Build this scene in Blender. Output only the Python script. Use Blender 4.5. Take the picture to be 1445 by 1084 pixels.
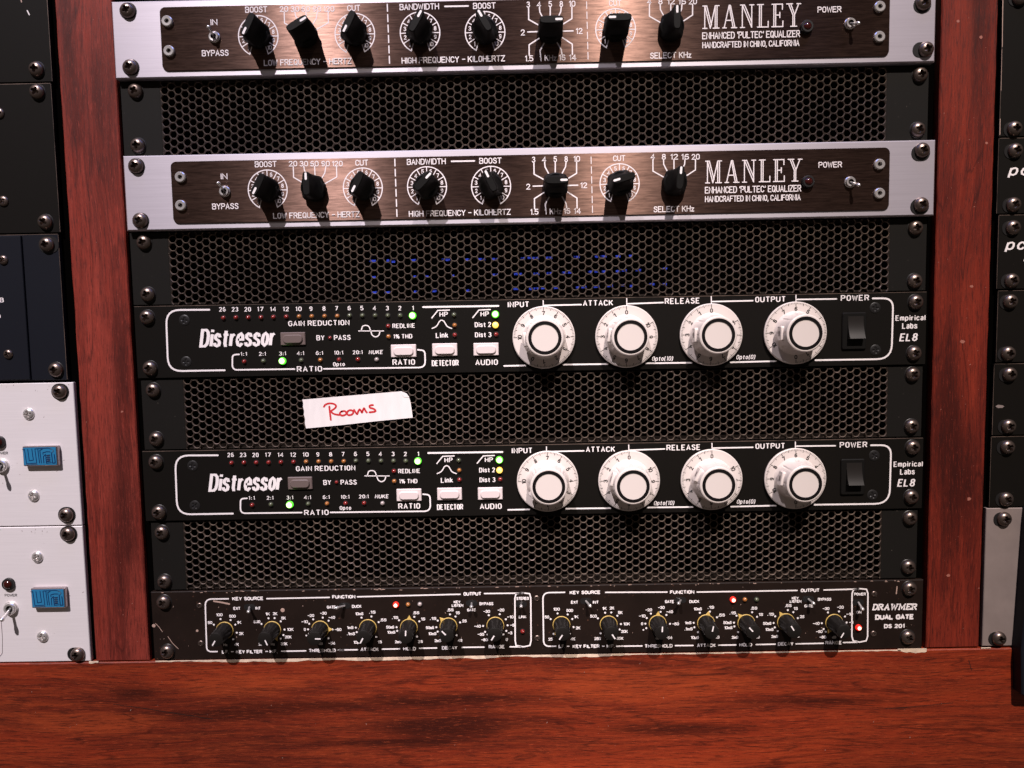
import bpy, bmesh, math, random
from mathutils import Vector, Matrix, Euler
random.seed(7)
PI = math.pi
S = 0.001                      # everything below is written in millimetres
for o in list(bpy.data.objects): bpy.data.objects.remove(o)
sc = bpy.context.scene
COL = sc.collection

# ------------------------------------------------------------------ camera
CF, CX, CY, CZ, RX, RY, RZ = 1053.05, 232.8654, -454.7228, -194.6634, 1.4945242, 0.01829327, 0.00538686
cd = bpy.data.cameras.new('camera'); cam = bpy.data.objects.new('camera', cd); COL.objects.link(cam)
cam.location = (CX*S, CY*S, CZ*S); cam.rotation_euler = (RX, RY, RZ)
cd.sensor_width = 36; cd.lens = CF/1445*36; cd.clip_start = 0.01; cd.clip_end = 50
sc.camera = cam
CM = Euler((RX, RY, RZ), 'XYZ').to_matrix(); CC = Vector((CX, CY, CZ))
def W(px, py, y=0.0):
    "the point of the plane y that the photograph shows at (px, py) -> (x, z) in mm"
    d = CM @ Vector(((px-722.5)/CF, -(py-542)/CF, -1)); t = (y-CY)/d.y; p = CC+t*d
    return p.x, p.z

# ------------------------------------------------------------------ light
w = bpy.data.worlds.new('World'); sc.world = w; w.use_nodes = True
bg = w.node_tree.nodes['Background']; bg.inputs[0].default_value = (0.95, 0.77, 0.66, 1); bg.inputs[1].default_value = 0.08
def lamp(name, kind, loc, tgt, power, color, **k):
    l = bpy.data.lights.new(name, kind); l.energy = power; l.color = color
    for a, b in k.items(): setattr(l, a, b)
    o = bpy.data.objects.new(name, l); COL.objects.link(o)
    o.location = Vector(loc)*S
    o.rotation_euler = (Vector(tgt)-Vector(loc)).to_track_quat('-Z', 'Y').to_euler()
    return o
lamp('left_ceiling_spot', 'SPOT', (-780, -2500, 2900), (-40, 0, -235), 1040, (1.0, 0.91, 0.94), spot_size=math.radians(14.2), spot_blend=1.0, shadow_soft_size=0.035)
lamp('right_ceiling_spot', 'SPOT', (780, -2500, 2900), (505, 0, -235), 1010, (1.0, 0.885, 0.83), spot_size=math.radians(14.2), spot_blend=1.0, shadow_soft_size=0.035)
lamp('blue_strip_light', 'AREA', (240, -170, 520), (240, 0, -100), 1.3, (0.16, 0.3, 1.0), shape='RECTANGLE', size=0.8, size_y=0.12)
sc.view_settings.view_transform = 'Standard'; sc.view_settings.look = 'None'
sc.view_settings.exposure = 0; sc.view_settings.gamma = 1
sc.render.engine = 'CYCLES'; sc.render.resolution_x = 1024; sc.render.resolution_y = 768
sc.cycles.max_bounces = 6

# ------------------------------------------------------------------ materials
def mat(name, col, rough=0.5, metal=0.0, spec=0.5, coat=0.0, emit=None, es=0.0, aniso=0.0, bump=None, var=None, coat_rough=0.2, dust=None, trans=0):
    """bump=(scale xyz, strength, distance mm)   var=(scale xyz, amount) varies the colour   dust=(scale, lo, hi, colour)"""
    m = bpy.data.materials.new(name); m.use_nodes = True; nt = m.node_tree; b = nt.nodes['Principled BSDF']
    b.inputs['Base Color'].default_value = (*col, 1); b.inputs['Roughness'].default_value = rough
    b.inputs['Metallic'].default_value = metal; b.inputs['Specular IOR Level'].default_value = spec
    b.inputs['Coat Weight'].default_value = coat; b.inputs['Coat Roughness'].default_value = coat_rough
    if trans: b.inputs['Transmission Weight'].default_value = trans
    if emit: b.inputs['Emission Color'].default_value = (*emit, 1); b.inputs['Emission Strength'].default_value = es
    N = nt.nodes.new; L = nt.links.new
    tc = N('ShaderNodeNewGeometry')
    def noise(scale, detail=6, rough=0.6):
        mp = N('ShaderNodeMapping'); mp.inputs['Scale'].default_value = scale; L(tc.outputs['Position'], mp.inputs['Vector'])
        n = N('ShaderNodeTexNoise'); n.inputs['Scale'].default_value = 1; n.inputs['Detail'].default_value = detail; n.inputs['Roughness'].default_value = rough
        L(mp.outputs[0], n.inputs['Vector']); return n
    last = None
    if var:
        n = noise(var[0]); mr = N('ShaderNodeMapRange'); mr.inputs[1].default_value = .3; mr.inputs[2].default_value = .7
        mr.inputs[3].default_value = 1-var[1]; mr.inputs[4].default_value = 1+var[1]; L(n.outputs[0], mr.inputs[0])
        v = N('ShaderNodeVectorMath'); v.operation = 'SCALE'; v.inputs[0].default_value = col; L(mr.outputs[0], v.inputs['Scale'])
        last = v.outputs[0]
    if dust:
        n = noise((dust[0],)*3, 3, .5); r = N('ShaderNodeMapRange'); r.inputs[1].default_value = dust[1]; r.inputs[2].default_value = dust[2]; L(n.outputs[0], r.inputs[0])
        mx = N('ShaderNodeMix'); mx.data_type = 'RGBA'; L(r.outputs[0], mx.inputs['Factor'])
        mx.inputs['A'].default_value = (*col, 1); mx.inputs['B'].default_value = (*dust[3], 1)
        if last: L(last, mx.inputs['A'])
        last = mx.outputs['Result']
    if last: L(last, b.inputs['Base Color'])
    if aniso:
        b.inputs['Anisotropic'].default_value = aniso
        c = N('ShaderNodeCombineXYZ'); c.inputs[2].default_value = 1.0; L(c.outputs[0], b.inputs['Tangent'])
    if bump:
        n = noise(bump[0], 4); bp = N('ShaderNodeBump'); bp.inputs['Strength'].default_value = bump[1]; bp.inputs['Distance'].default_value = bump[2]*S
        L(n.outputs[0], bp.inputs['Height']); L(bp.outputs[0], b.inputs['Normal'])
    return m

def wood(name, vertical, seed, base, bright, dark, patches=()):
    """patches: (x, z, rx, rz, kind) darker (-1) or brighter (+1) figure in the board, mm"""
    m = bpy.data.materials.new(name); m.use_nodes = True; nt = m.node_tree; b = nt.nodes['Principled BSDF']
    N = nt.nodes.new; L = nt.links.new
    g = N('ShaderNodeNewGeometry')
    off = N('ShaderNodeVectorMath'); off.operation = 'ADD'; off.inputs[1].default_value = (seed*1.37, seed*.71, seed*2.1); L(g.outputs['Position'], off.inputs[0])
    def raw(scale, detail=3, rough=.5, src=None, dist=0.0):
        mp = N('ShaderNodeMapping'); mp.inputs['Scale'].default_value = scale; L(src or off.outputs[0], mp.inputs['Vector'])
        n = N('ShaderNodeTexNoise'); n.inputs['Scale'].default_value = 1; n.inputs['Detail'].default_value = detail; n.inputs['Roughness'].default_value = rough
        n.inputs['Distortion'].default_value = dist; L(mp.outputs[0], n.inputs['Vector']); return n
    # slow wander of the grain
    wd = raw((14, 14, 7) if vertical else (7, 14, 14), 2); wv = N('ShaderNodeVectorMath'); wv.operation = 'MULTIPLY_ADD'
    L(wd.outputs['Color'], wv.inputs[0]); wv.inputs[1].default_value = (.010, 0, 0) if vertical else (0, 0, .012); L(off.outputs[0], wv.inputs[2])
    def nz(along, across, detail, rough, dist=0.0):
        return raw((across, across, along) if vertical else (along, across, across), detail, rough, wv.outputs[0], dist)
    def ramp(src, a, b_, lo, hi, out=0):
        r = N('ShaderNodeMapRange'); r.inputs[1].default_value = a; r.inputs[2].default_value = b_; r.inputs[3].default_value = lo; r.inputs[4].default_value = hi
        L(src.outputs[out], r.inputs[0]); return r
    def mix(fac, A, B):
        x = N('ShaderNodeMix'); x.data_type = 'RGBA'; L(fac.outputs[0], x.inputs['Factor'])
        for nm, v in (('A', A), ('B', B)):
            if isinstance(v, tuple): x.inputs[nm].default_value = (*v, 1)
            else: L(v.outputs['Result'], x.inputs[nm])
        return x
    c = mix(ramp(nz(4, 34, 5, .65), .30, .60, .15, 1), dark, base)
    c = mix(ramp(nz(14, 340, 6, .8), .45, .72, 0, .6), c, bright)
    c = mix(ramp(nz(5, 150, 6, .75), .52, .70, 0, .7), c, dark)
    rag = nz(16, 130, 5, .7)
    for (px, pz, rx, rz, kd) in patches:
        mp = N('ShaderNodeMapping'); mp.vector_type = 'TEXTURE'; mp.inputs['Location'].default_value = (px*S, 0, pz*S); mp.inputs['Scale'].default_value = (rx*S, 1, rz*S)
        L(g.outputs['Position'], mp.inputs['Vector']); ln = N('ShaderNodeVectorMath'); ln.operation = 'LENGTH'; L(mp.outputs[0], ln.inputs[0])
        ad = N('ShaderNodeMath'); ad.operation = 'MULTIPLY_ADD'; L(rag.outputs[0], ad.inputs[0]); ad.inputs[1].default_value = 2.0; L(ln.outputs['Value'], ad.inputs[2])
        c = mix(ramp(ad, 2.3, 1.3 if kd < 0 else 1.8, 0, .75 if kd < 0 else .4), c, tuple(v*.55 for v in dark) if kd < 0 else bright)
    fg = nz(4.5, 48, 3, .5, .6); fa = N('ShaderNodeMath'); fa.operation = 'SUBTRACT'; L(fg.outputs[0], fa.inputs[0]); fa.inputs[1].default_value = .52
    fb = N('ShaderNodeMath'); fb.operation = 'ABSOLUTE'; L(fa.outputs[0], fb.inputs[0])
    c = mix(ramp(fb, .012, .0, 0, .6), c, tuple(v*.6 for v in dark))
    fine = nz(70, 1300, 5, .85)
    c = mix(ramp(fine, .50, .60, 0, .72), c, tuple(v*.45 for v in dark))
    c = mix(ramp(nz(110, 1500, 4, .8), .56, .68, 0, .4), c, tuple(v*1.5+.01 for v in bright))
    L(c.outputs['Result'], b.inputs['Base Color'])
    rr = ramp(fine, .3, .7, .36, .56); L(rr.outputs[0], b.inputs['Roughness'])
    b.inputs['Coat Weight'].default_value = 0.05; b.inputs['Coat Roughness'].default_value = .25; b.inputs['Specular IOR Level'].default_value = .25
    bp = N('ShaderNodeBump'); bp.inputs['Strength'].default_value = .5; bp.inputs['Distance'].default_value = .0003
    L(fine.outputs[0], bp.inputs['Height']); L(bp.outputs[0], b.inputs['Normal'])
    return m

M = dict(
 alu=mat('brushed_aluminium', (.50, .46, .51), .42, .6, aniso=.6, bump=((60, 60, 2600), .25, .03), var=((25, 25, 1800), .06)),
 black_alu=mat('brushed_black_anodised', (.078, .046, .036), .30, .84, aniso=1.0, spec=.1, bump=((160, 160, 2600), .2, .02), var=((120, 120, 1500), .45)),
 white_alu=mat('satin_white_aluminium', (.80, .745, .755), .42, .2, bump=((60, 60, 2600), .15, .02), var=((30, 30, 1200), .035)),
 grey_alu=mat('dull_grey_aluminium', (.27, .215, .20), .5, .3, var=((60, 60, 60), .1), bump=((500, 500, 500), .2, .02)),
 black=mat('satin_black_paint', (.0055, .0045, .0036), .55, spec=.10, dust=(900, .72, .8, (.05, .04, .035)), bump=((900, 900, 900), .15, .02)),
 black_blue=mat('bluish_black_paint', (.007, .0078, .012), .5, spec=.16, dust=(700, .73, .8, (.05, .045, .05)), bump=((900, 900, 900), .1, .02)),
 gate=mat('worn_brown_black_paint', (.0120, .007, .0053), .5, spec=.15, var=((40, 40, 40), .25), dust=(450, .68, .80, (.12, .05, .03)), bump=((600, 600, 600), .3, .03)),
 vent_edge=mat('worn_punched_edge', (.155, .115, .09), .40, .35, var=((30, 30, 30), .35), dust=(160, .66, .74, (.36, .27, .24))),
 vent=mat('black_powder_coat', (.014, .010, .008), .55, spec=.15, dust=(500, .68, .80, (.16, .12, .10)), bump=((900, 900, 900), .2, .02)),
 ear=mat('black_powder_coat_smooth', (.009, .008, .007), .55, spec=.12, dust=(600, .72, .80, (.09, .075, .06)), bump=((900, 900, 900), .3, .02)),
 dark=mat('dark_interior', (.0012, .001, .0009), .9, spec=0.0),
 steel=mat('black_oxide_steel', (.19, .145, .125), .34, .9, bump=((900, 900, 900), .25, .03)),
 recess=mat('screw_recess', (.03, .025, .022), .5, .6),
 chrome=mat('polished_steel', (.80, .76, .74), .25, .75),
 washer_slot=mat('black_washer_slot', (.012, .011, .011), .4, spec=.4),
 knob=mat('black_plastic', (.006, .0055, .005), .5, spec=.12),
 rocker=mat('glossy_black_rocker', (.012, .010, .009), .28, spec=.6, coat=.5),
 edge=mat('rubbed_panel_edge', (.10, .07, .055), .5, .3, var=((60, 60, 60), .8)),
 gknob=mat('worn_black_plastic', (.010, .0085, .0075), .36, spec=.3, bump=((500, 500, 500), .2, .03)),
 white=mat('white_print', (.82, .76, .76), .55, spec=.3),
 wprint=mat('engraved_white_fill', (.80, .73, .74), .6, spec=.2),
 wknob=mat('white_plastic', (.65, .575, .545), .33, coat=.2, bump=((400, 400, 400), .05, .02)),
 wbtn=mat('off_white_button_plastic', (.66, .56, .555), .4),
 bbtn=mat('brown_grey_button_plastic', (.13, .095, .088), .42),
 ink=mat('black_ink', (.006, .005, .005), .6, spec=.1),
 yellow=mat('yellow_plastic', (.62, .42, .12), .4),
 blue=mat('blue_enamel', (.02, .18, .36), .2, coat=.6),
 navy=mat('navy_line', (.004, .018, .09), .25, coat=.5),
 badge=mat('badge_rim', (.34, .28, .29), .25, .8),
 paper=mat('masking_tape', (.74, .69, .685), .75, var=((260, 260, 60), .05), bump=((420, 420, 60), .6, .12)),
 red_ink=mat('red_marker', (.50, .012, .018), .6),
 lens_red=mat('dark_red_lens', (.035, .003, .0025), .12, coat=.5),
 l_red=mat('red_led_off', (.20, .014, .012), .2, coat=.5),
 l_amber=mat('amber_led_off', (.34, .125, .03), .2, coat=.5),
 l_green=mat('green_led_off', (.085, .095, .055), .2, coat=.5),
 l_pale=mat('clear_led_off', (.36, .30, .29), .2, coat=.5),
 on_green=mat('green_led_glow', (.1, .5, .05), .4, emit=(.10, .85, .04), es=1.3),
 on_amber=mat('amber_led_glow', (.5, .3, .05), .4, emit=(1.0, .50, .03), es=1.0),
 on_red=mat('red_led_glow', (.5, .03, .02), .4, emit=(.85, .01, .006), es=1.3),
 core_green=mat('green_led_core', (.8, .9, .5), .4, emit=(.85, 1.0, .40), es=3.2),
 core_amber=mat('amber_led_core', (.9, .7, .2), .4, emit=(1.0, .68, .12), es=1.3),
 core_red=mat('red_led_core', (.9, .8, .7), .4, emit=(1.0, .62, .42), es=3.0),
 on_blue=mat('blue_led_glow', (.02, .05, .5), .4, emit=(.02, .055, .75), es=.05),
 chip=mat('bare_chipped_wood', (.62, .48, .36), .8, var=((300, 300, 300), .25)),
 fleck=mat('pale_red_fleck', (.30, .10, .07), .7),
 scratch=mat('pale_scratch', (.40, .27, .22), .7),
)
M['post_left'] = wood('red_wood_post_left', True, 3, (.20, .026, .016), (.33, .052, .034), (.075, .013, .010), ((-30, -20, 6, 70, -1), (-12, -60, 9, 60, -1), (-14, -330, 10, 110, -1), (-7, -385, 9, 42, 1), (-22, -230, 8, 70, 1), (-8, -210, 5, 60, -1)))
M['post_right'] = wood('red_wood_post_right', True, 11, (.155, .016, .008), (.25, .030, .014), (.05, .008, .006), ((507, -20, 8, 50, -1), (506, -205, 7, 50, 1), (495, -250, 9, 60, -1), (503, -300, 14, 40, -1), (500, -395, 14, 30, 1), (498, -40, 6, 60, 1)))
M['beam'] = wood('red_wood_beam', False, 5, (.235, .027, .0085), (.36, .056, .015), (.058, .009, .005), ((188, -446, 66, 15, -1), (178, -449, 36, 8, -1), (-12, -421, 14, 5, -1), (95, -431, 75, 3.5, -1), (165, -429, 40, 3, -1), (40, -436, 50, 4, -1), (150, -455, 70, 3, -1), (330, -450, 70, 4, -1), (200, -428, 60, 5, -1), (310, -420, 60, 10, 1), (-40, -440, 40, 7, 1), (420, -433, 60, 3, -1), (60, -417, 40, 6, 1)))

# ------------------------------------------------------------------ object helpers
ORG = {}                                     # world position (mm) of every thing
def mesh(name, vf, smooth=None):
    v, f = vf; me = bpy.data.meshes.new(name); me.from_pydata([(a*S, b*S, c*S) for a, b, c in v], [], f); me.update()
    if smooth is not None:
        me.shade_smooth(); me.set_sharp_from_angle(angle=math.radians(smooth))
    return me
def thing(name, label, cat, loc, group=None):
    o = bpy.data.objects.new(name, None); COL.objects.link(o); o.empty_display_size = .01
    o.location = Vector(loc)*S; o['label'] = label; o['category'] = cat
    if group: o['group'] = group
    ORG[o.name] = Vector(loc); return o
def part(name, me, m, parent, loc=(0, 0, 0), ang=0.0, label=None):
    """loc: world mm; ang: clockwise as seen by the camera, degrees"""
    if isinstance(me, tuple): me = mesh(name, me)
    o = bpy.data.objects.new(name, me); COL.objects.link(o); o.parent = parent
    if not me.materials: me.materials.append(M[m])
    o.location = (Vector(loc)-ORG[parent.name])*S; o.rotation_euler = (0, math.radians(ang), 0)
    ORG[o.name] = Vector(loc)
    if label: o['label'] = label
    return o
def sub(name, me, m, parent, loc=(0, 0, 0), ang=0.0):
    """loc, ang in the parent part's own frame"""
    if isinstance(me, tuple): me = mesh(name, me)
    o = bpy.data.objects.new(name, me); COL.objects.link(o); o.parent = parent
    if not me.materials: me.materials.append(M[m])
    o.location = Vector(loc)*S; o.rotation_euler = (0, math.radians(ang), 0); return o
def join(*vfs):
    V = []; F = []
    for v, f in vfs:
        n = len(V); V += list(v); F += [tuple(i+n for i in q) for q in f]
    return V, F
def shift(vf, dx=0, dy=0, dz=0): return [(a+dx, b+dy, c+dz) for a, b, c in vf[0]], vf[1]
def rotz(vf, deg):
    a = math.radians(deg); c, s = math.cos(a), math.sin(a)
    return [(x*c+z*s, y, -x*s+z*c) for x, y, z in vf[0]], vf[1]

# ------------------------------------------------------------------ shapes (mm; the viewer looks along +y)
def prism(poly, y0, y1, bev=0.0):
    "poly: (x, z) counter-clockwise as seen by the viewer; y0 front, y1 back"
    n = len(poly)
    if bev:
        # inset front outline
        ins = []
        for i in range(n):
            a, b, c = Vector(poly[i-1]), Vector(poly[i]), Vector(poly[(i+1) % n])
            d1 = (b-a).normalized(); d2 = (c-b).normalized(); n1 = Vector((-d1.y, d1.x)); n2 = Vector((-d2.y, d2.x))
            q = (n1+n2); q = q/max(.3, q.dot(n1)) if q.length > 1e-6 else n1
            ins.append(b+q*bev)
        V = [(p[0], y0, p[1]) for p in ins]+[(p[0], y0+bev, p[1]) for p in poly]+[(p[0], y1, p[1]) for p in poly]
        F = [tuple(range(n))]+[(i, n+i, n+(i+1) % n, (i+1) % n) for i in range(n)]+[(n+i, 2*n+i, 2*n+(i+1) % n, n+(i+1) % n) for i in range(n)]+[tuple(range(3*n-1, 2*n-1, -1))]
    else:
        V = [(p[0], y0, p[1]) for p in poly]+[(p[0], y1, p[1]) for p in poly]
        F = [tuple(range(n))]+[(i, n+i, n+(i+1) % n, (i+1) % n) for i in range(n)]+[tuple(range(2*n-1, n-1, -1))]
    return V, F
def rrect(x0, x1, z0, z1, r, k=5):
    P = []
    for cx, cz, a0 in ((x1-r, z0+r, -90), (x1-r, z1-r, 0), (x0+r, z1-r, 90), (x0+r, z0+r, 180)):
        for i in range(k+1):
            a = math.radians(a0+90*i/k); P.append((cx+r*math.cos(a), cz+r*math.sin(a)))
    return P
def box(x0, x1, y0, y1, z0, z1, bev=0.0): return prism([(x0, z0), (x1, z0), (x1, z1), (x0, z1)], y0, y1, bev)
def lathe(prof, n=32, rf=None):
    "prof: (r, y) from the centre of the front outwards and back"
    V = []; F = []; rings = []
    for r, y in prof:
        if r < 1e-6: rings.append([len(V)]); V.append((0, y, 0)); continue
        ring = []
        for i in range(n):
            a = 2*PI*i/n; k = rf(a, y) if rf else 1; ring.append(len(V)); V.append((r*k*math.cos(a), y, r*k*math.sin(a)))
        rings.append(ring)
    for A, B in zip(rings, rings[1:]):
        for i in range(n):
            j = (i+1) % n
            if len(A) == 1: F.append((A[0], B[i], B[j]))
            elif len(B) == 1: F.append((A[i], B[0], A[j]))
            else: F.append((A[i], B[i], B[j], A[j]))
    return V, F
def ribbon(pts, w, y=0.0, closed=False, caps=True):
    P = [Vector(p) for p in pts]
    Q = [P[0]]
    for p in P[1:]:
        if (p-Q[-1]).length > 1e-4: Q.append(p)
    if closed and (Q[0]-Q[-1]).length < 1e-4: Q.pop()
    P = Q; n = len(P); h = w/2; L = []; R = []
    if n < 2: return [], []
    for i in range(n):
        a = P[i-1] if (i or closed) else None; c = P[(i+1) % n] if (i < n-1 or closed) else None
        d1 = (P[i]-a).normalized() if a is not None else (c-P[i]).normalized(); d2 = (c-P[i]).normalized() if c is not None else d1
        t = d1+d2
        t = t.normalized() if t.length > 1e-3 else d1
        nn = Vector((-t.y, t.x)); k = 1/max(.55, nn.dot(Vector((-d1.y, d1.x))))
        L.append(P[i]+nn*h*k); R.append(P[i]-nn*h*k)
    V = [(p.x, y, p.y) for p in L]+[(p.x, y, p.y) for p in R]; F = []
    for i in range(n if closed else n-1):
        j = (i+1) % n; F.append((i, n+i, n+j, j))
    if caps and not closed:
        for i, s in ((0, -1), (n-1, 1)):
            d = ((P[1]-P[0]) if i == 0 else (P[-1]-P[-2])).normalized()*s; m_ = Vector((-d.y, d.x)); base = len(V); K = 5
            for k in range(1, K):
                a = PI*k/K; q = P[i]+m_*h*math.cos(a)+d*h*math.sin(a); V.append((q.x, y, q.y))
            st, en = (i, n+i) if s == 1 else (n+i, i)
            F.append(tuple([st, en]+list(range(base+K-2, base-1, -1))))
    return V, F
def ribbons(polys, w, dy=-.012, caps=True):
    return join(*[ribbon(p, w, i*dy, caps=caps, closed=len(p) > 3 and math.dist(p[0], p[-1]) < 1e-3) for i, p in enumerate(polys) if len(p) > 1])
def arc(cx, cz, r, a0, a1, n=24): # angles clockwise from up
    return [(cx+r*math.sin(math.radians(a0+(a1-a0)*i/n)), cz+r*math.cos(math.radians(a0+(a1-a0)*i/n))) for i in range(n+1)]
def disc(r, y=0, n=14): return [(r*math.cos(2*PI*i/n), y, r*math.sin(2*PI*i/n)) for i in range(n)], [tuple(range(n))]
def tube(p, q, r0, r1, n=12, ball=False):
    p, q = Vector(p), Vector(q); d = (q-p).normalized(); a = d.orthogonal().normalized(); b = d.cross(a); V = []; F = []
    L = (q-p).length
    rings = [(0, r0), (L, r1)]
    if ball: rings = [(0, r0), (L*.72, r1*.8), (L*.86, r1*1.15), (L, r1*1.1), (L+r1*.6, r1*.75), (L+r1*.9, r1*.3)]
    for t, r in rings:
        for i in range(n):
            an = 2*PI*i/n; V.append(tuple(p+d*t+(a*math.cos(an)+b*math.sin(an))*r))
    for k in range(len(rings)-1):
        for i in range(n):
            j = (i+1) % n; F.append((k*n+i, k*n+j, (k+1)*n+j, (k+1)*n+i))
    F.append(tuple(range(n-1, -1, -1))); F.append(tuple((len(rings)-1)*n+i for i in range(n)))
    return V, F

# ------------------------------------------------------------------ single-stroke letters (4 wide, 6 high)
O_ = [(.2, 4.6), (.8, 5.6), (2, 6), (3.2, 5.6), (3.8, 4.6), (3.8, 1.4), (3.2, .4), (2, 0), (.8, .4), (.2, 1.4), (.2, 4.6)]
G = {
 'A': [[(0, 0), (2, 6), (4, 0)], [(.75, 2), (3.25, 2)]],
 'B': [[(0, 0), (0, 6), (2.6, 6), (3.6, 5.5), (3.6, 3.7), (2.6, 3.2), (0, 3.2)], [(2.6, 3.2), (3.8, 2.6), (3.8, .6), (2.8, 0), (0, 0)]],
 'C': [[(3.9, 4.6), (3.3, 5.6), (2.1, 6), (.8, 5.6), (.1, 4.6), (.1, 1.4), (.8, .4), (2.1, 0), (3.3, .4), (3.9, 1.4)]],
 'D': [[(0, 0), (0, 6), (2.4, 6), (3.6, 5.2), (4, 3.8), (4, 2.2), (3.6, .8), (2.4, 0), (0, 0)]],
 'E': [[(3.7, 6), (0, 6), (0, 0), (3.8, 0)], [(0, 3.1), (3, 3.1)]],
 'F': [[(3.7, 6), (0, 6), (0, 0)], [(0, 3.1), (3, 3.1)]],
 'G': [[(3.9, 4.6), (3.3, 5.6), (2.1, 6), (.8, 5.6), (.1, 4.6), (.1, 1.4), (.8, .4), (2.1, 0), (3.3, .4), (3.9, 1.4), (3.9, 2.7), (2.4, 2.7)]],
 'H': [[(0, 0), (0, 6)], [(4, 0), (4, 6)], [(0, 3.1), (4, 3.1)]], 'I': [[(.4, 0), (.4, 6)]],
 'K': [[(0, 0), (0, 6)], [(3.8, 6), (0, 2.2)], [(1.4, 3.6), (4, 0)]], 'L': [[(0, 6), (0, 0), (3.6, 0)]],
 'M': [[(0, 0), (0, 6), (2.3, 1), (4.6, 6), (4.6, 0)]], 'N': [[(0, 0), (0, 6), (4, 0), (4, 6)]], 'O': [O_],
 'P': [[(0, 0), (0, 6), (2.8, 6), (3.8, 5.3), (3.8, 3.6), (2.8, 2.9), (0, 2.9)]],
 'Q': [O_, [(2.4, 1.6), (4, -.3)]],
 'R': [[(0, 0), (0, 6), (2.8, 6), (3.8, 5.3), (3.8, 3.7), (2.8, 3.0), (0, 3.0)], [(2.2, 3.0), (4, 0)]],
 'S': [[(3.7, 4.8), (3.1, 5.7), (2, 6), (.8, 5.6), (.3, 4.7), (.8, 3.7), (2, 3.2), (3.3, 2.6), (3.8, 1.5), (3.2, .4), (2, 0), (.8, .3), (.1, 1.3)]],
 'T': [[(0, 6), (4, 6)], [(2, 6), (2, 0)]], 'U': [[(0, 6), (0, 1.5), (.7, .4), (2, 0), (3.3, .4), (4, 1.5), (4, 6)]],
 'V': [[(0, 6), (2, 0), (4, 6)]], 'W': [[(0, 6), (1.3, 0), (2.6, 5), (3.9, 0), (5.2, 6)]], 'X': [[(0, 0), (4, 6)], [(0, 6), (4, 0)]],
 'Y': [[(0, 6), (2, 3), (4, 6)], [(2, 3), (2, 0)]], 'Z': [[(0, 6), (4, 6), (0, 0), (4, 0)]],
 'z': [[(0, 3.8), (2.6, 3.8), (0, 0), (2.8, 0)]], 'd': [[(3, 6), (3, 0), (1, 0), (0, 1), (0, 2.8), (1, 3.8), (3, 3.8)]],
 'm': [[(0, 0), (0, 3.8), (1.6, 3.8), (2, 3), (2, 0)], [(2, 3), (2.4, 3.8), (3.6, 3.8), (4, 3), (4, 0)]], 'u': [[(0, 3.8), (0, -1)], [(0, .6), (.8, 0), (2.6, 0), (2.8, 3.8)]],
 '0': [O_], '1': [[(.6, 4.9), (1.8, 6), (1.8, 0)]], '2': [[(.2, 4.7), (.9, 5.7), (2, 6), (3.2, 5.6), (3.7, 4.6), (3.3, 3.4), (.2, 0), (3.9, 0)]],
 '3': [[(.3, 5.2), (1, 5.8), (2.2, 6), (3.3, 5.6), (3.6, 4.6), (3.1, 3.6), (1.8, 3.2)], [(1.8, 3.2), (3.3, 2.8), (3.9, 1.6), (3.3, .4), (2, 0), (.8, .2), (.1, 1)]],
 '4': [[(3, 0), (3, 6), (0, 1.8), (4, 1.8)]], '5': [[(3.6, 6), (.6, 6), (.3, 3.4), (2, 3.8), (3.4, 3.2), (3.9, 1.8), (3.3, .5), (2, 0), (.7, .3), (.1, 1.1)]],
 '6': [[(3.5, 5.4), (2.2, 6), (1, 5.4), (.3, 3.8), (.2, 1.6), (.8, .4), (2, 0), (3.3, .5), (3.8, 1.8), (3.3, 3.1), (2, 3.5), (.8, 3), (.3, 2.2)]],
 '7': [[(.1, 6), (3.9, 6), (1.4, 0)]],
 '8': [[(2, 3.2), (.7, 3.7), (.4, 4.7), (.9, 5.7), (2, 6), (3.1, 5.7), (3.6, 4.7), (3.3, 3.7), (2, 3.2)], [(2, 3.2), (.6, 2.6), (.1, 1.5), (.7, .4), (2, 0), (3.3, .4), (3.9, 1.5), (3.4, 2.6), (2, 3.2)]],
 '9': [[(.5, .6), (1.8, 0), (3, .6), (3.7, 2.2), (3.8, 4.4), (3.2, 5.6), (2, 6), (.7, 5.5), (.2, 4.2), (.7, 2.9), (2, 2.5), (3.2, 3), (3.7, 3.8)]],
 '.': [[(.2, 0), (.5, .1)]], ',': [[(.6, .3), (.1, -1)]], "'": [[(.4, 6), (.2, 4.6)]], '-': [[(.3, 3), (3.3, 3)]], '_': [[(-.6, 3), (3.6, 3)]], ' ': [],
}
def strokes(s, gap=1.5, space=2.6, table=G):
    x = 0; out = []
    for ch in s:
        if ch == ' ': x += space; continue
        g = table[ch]; mx = max(p[0] for q in g for p in q); mn = min(0, min(p[0] for q in g for p in q))
        for q in g: out.append([(x+p[0]-mn, p[1]) for p in q])
        x += mx-mn+gap
    return out, x-gap
def stroke_vf(s, w, h, lw, ang=0, table=G, shear=0.0, cx=0, cz=0, gap=1.5, space=2.6, caps=True, sq=1.0):
    "w x h mm box centred on (cx, cz), optionally rotated clockwise; sq > 1 thins the horizontal strokes"
    h *= sq; shear /= sq
    st, tw = strokes(s, gap, space, table)
    if w is None: w = tw*h/6.0
    kx = (w-lw)/max(tw, .1) if tw > .9 else h/6.0; kz = (h-lw)/6.0
    pol = [[((px-tw/2)*kx+(pz-3)*kz*shear, (pz-3)*kz) for px, pz in q] for q in st]
    v = ribbons(pol, lw, caps=caps)
    if sq != 1: v = ([(a, b, c/sq) for a, b, c in v[0]], v[1])
    v = rotz(v, ang) if ang else v
    return shift(v, cx, 0, cz)

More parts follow.
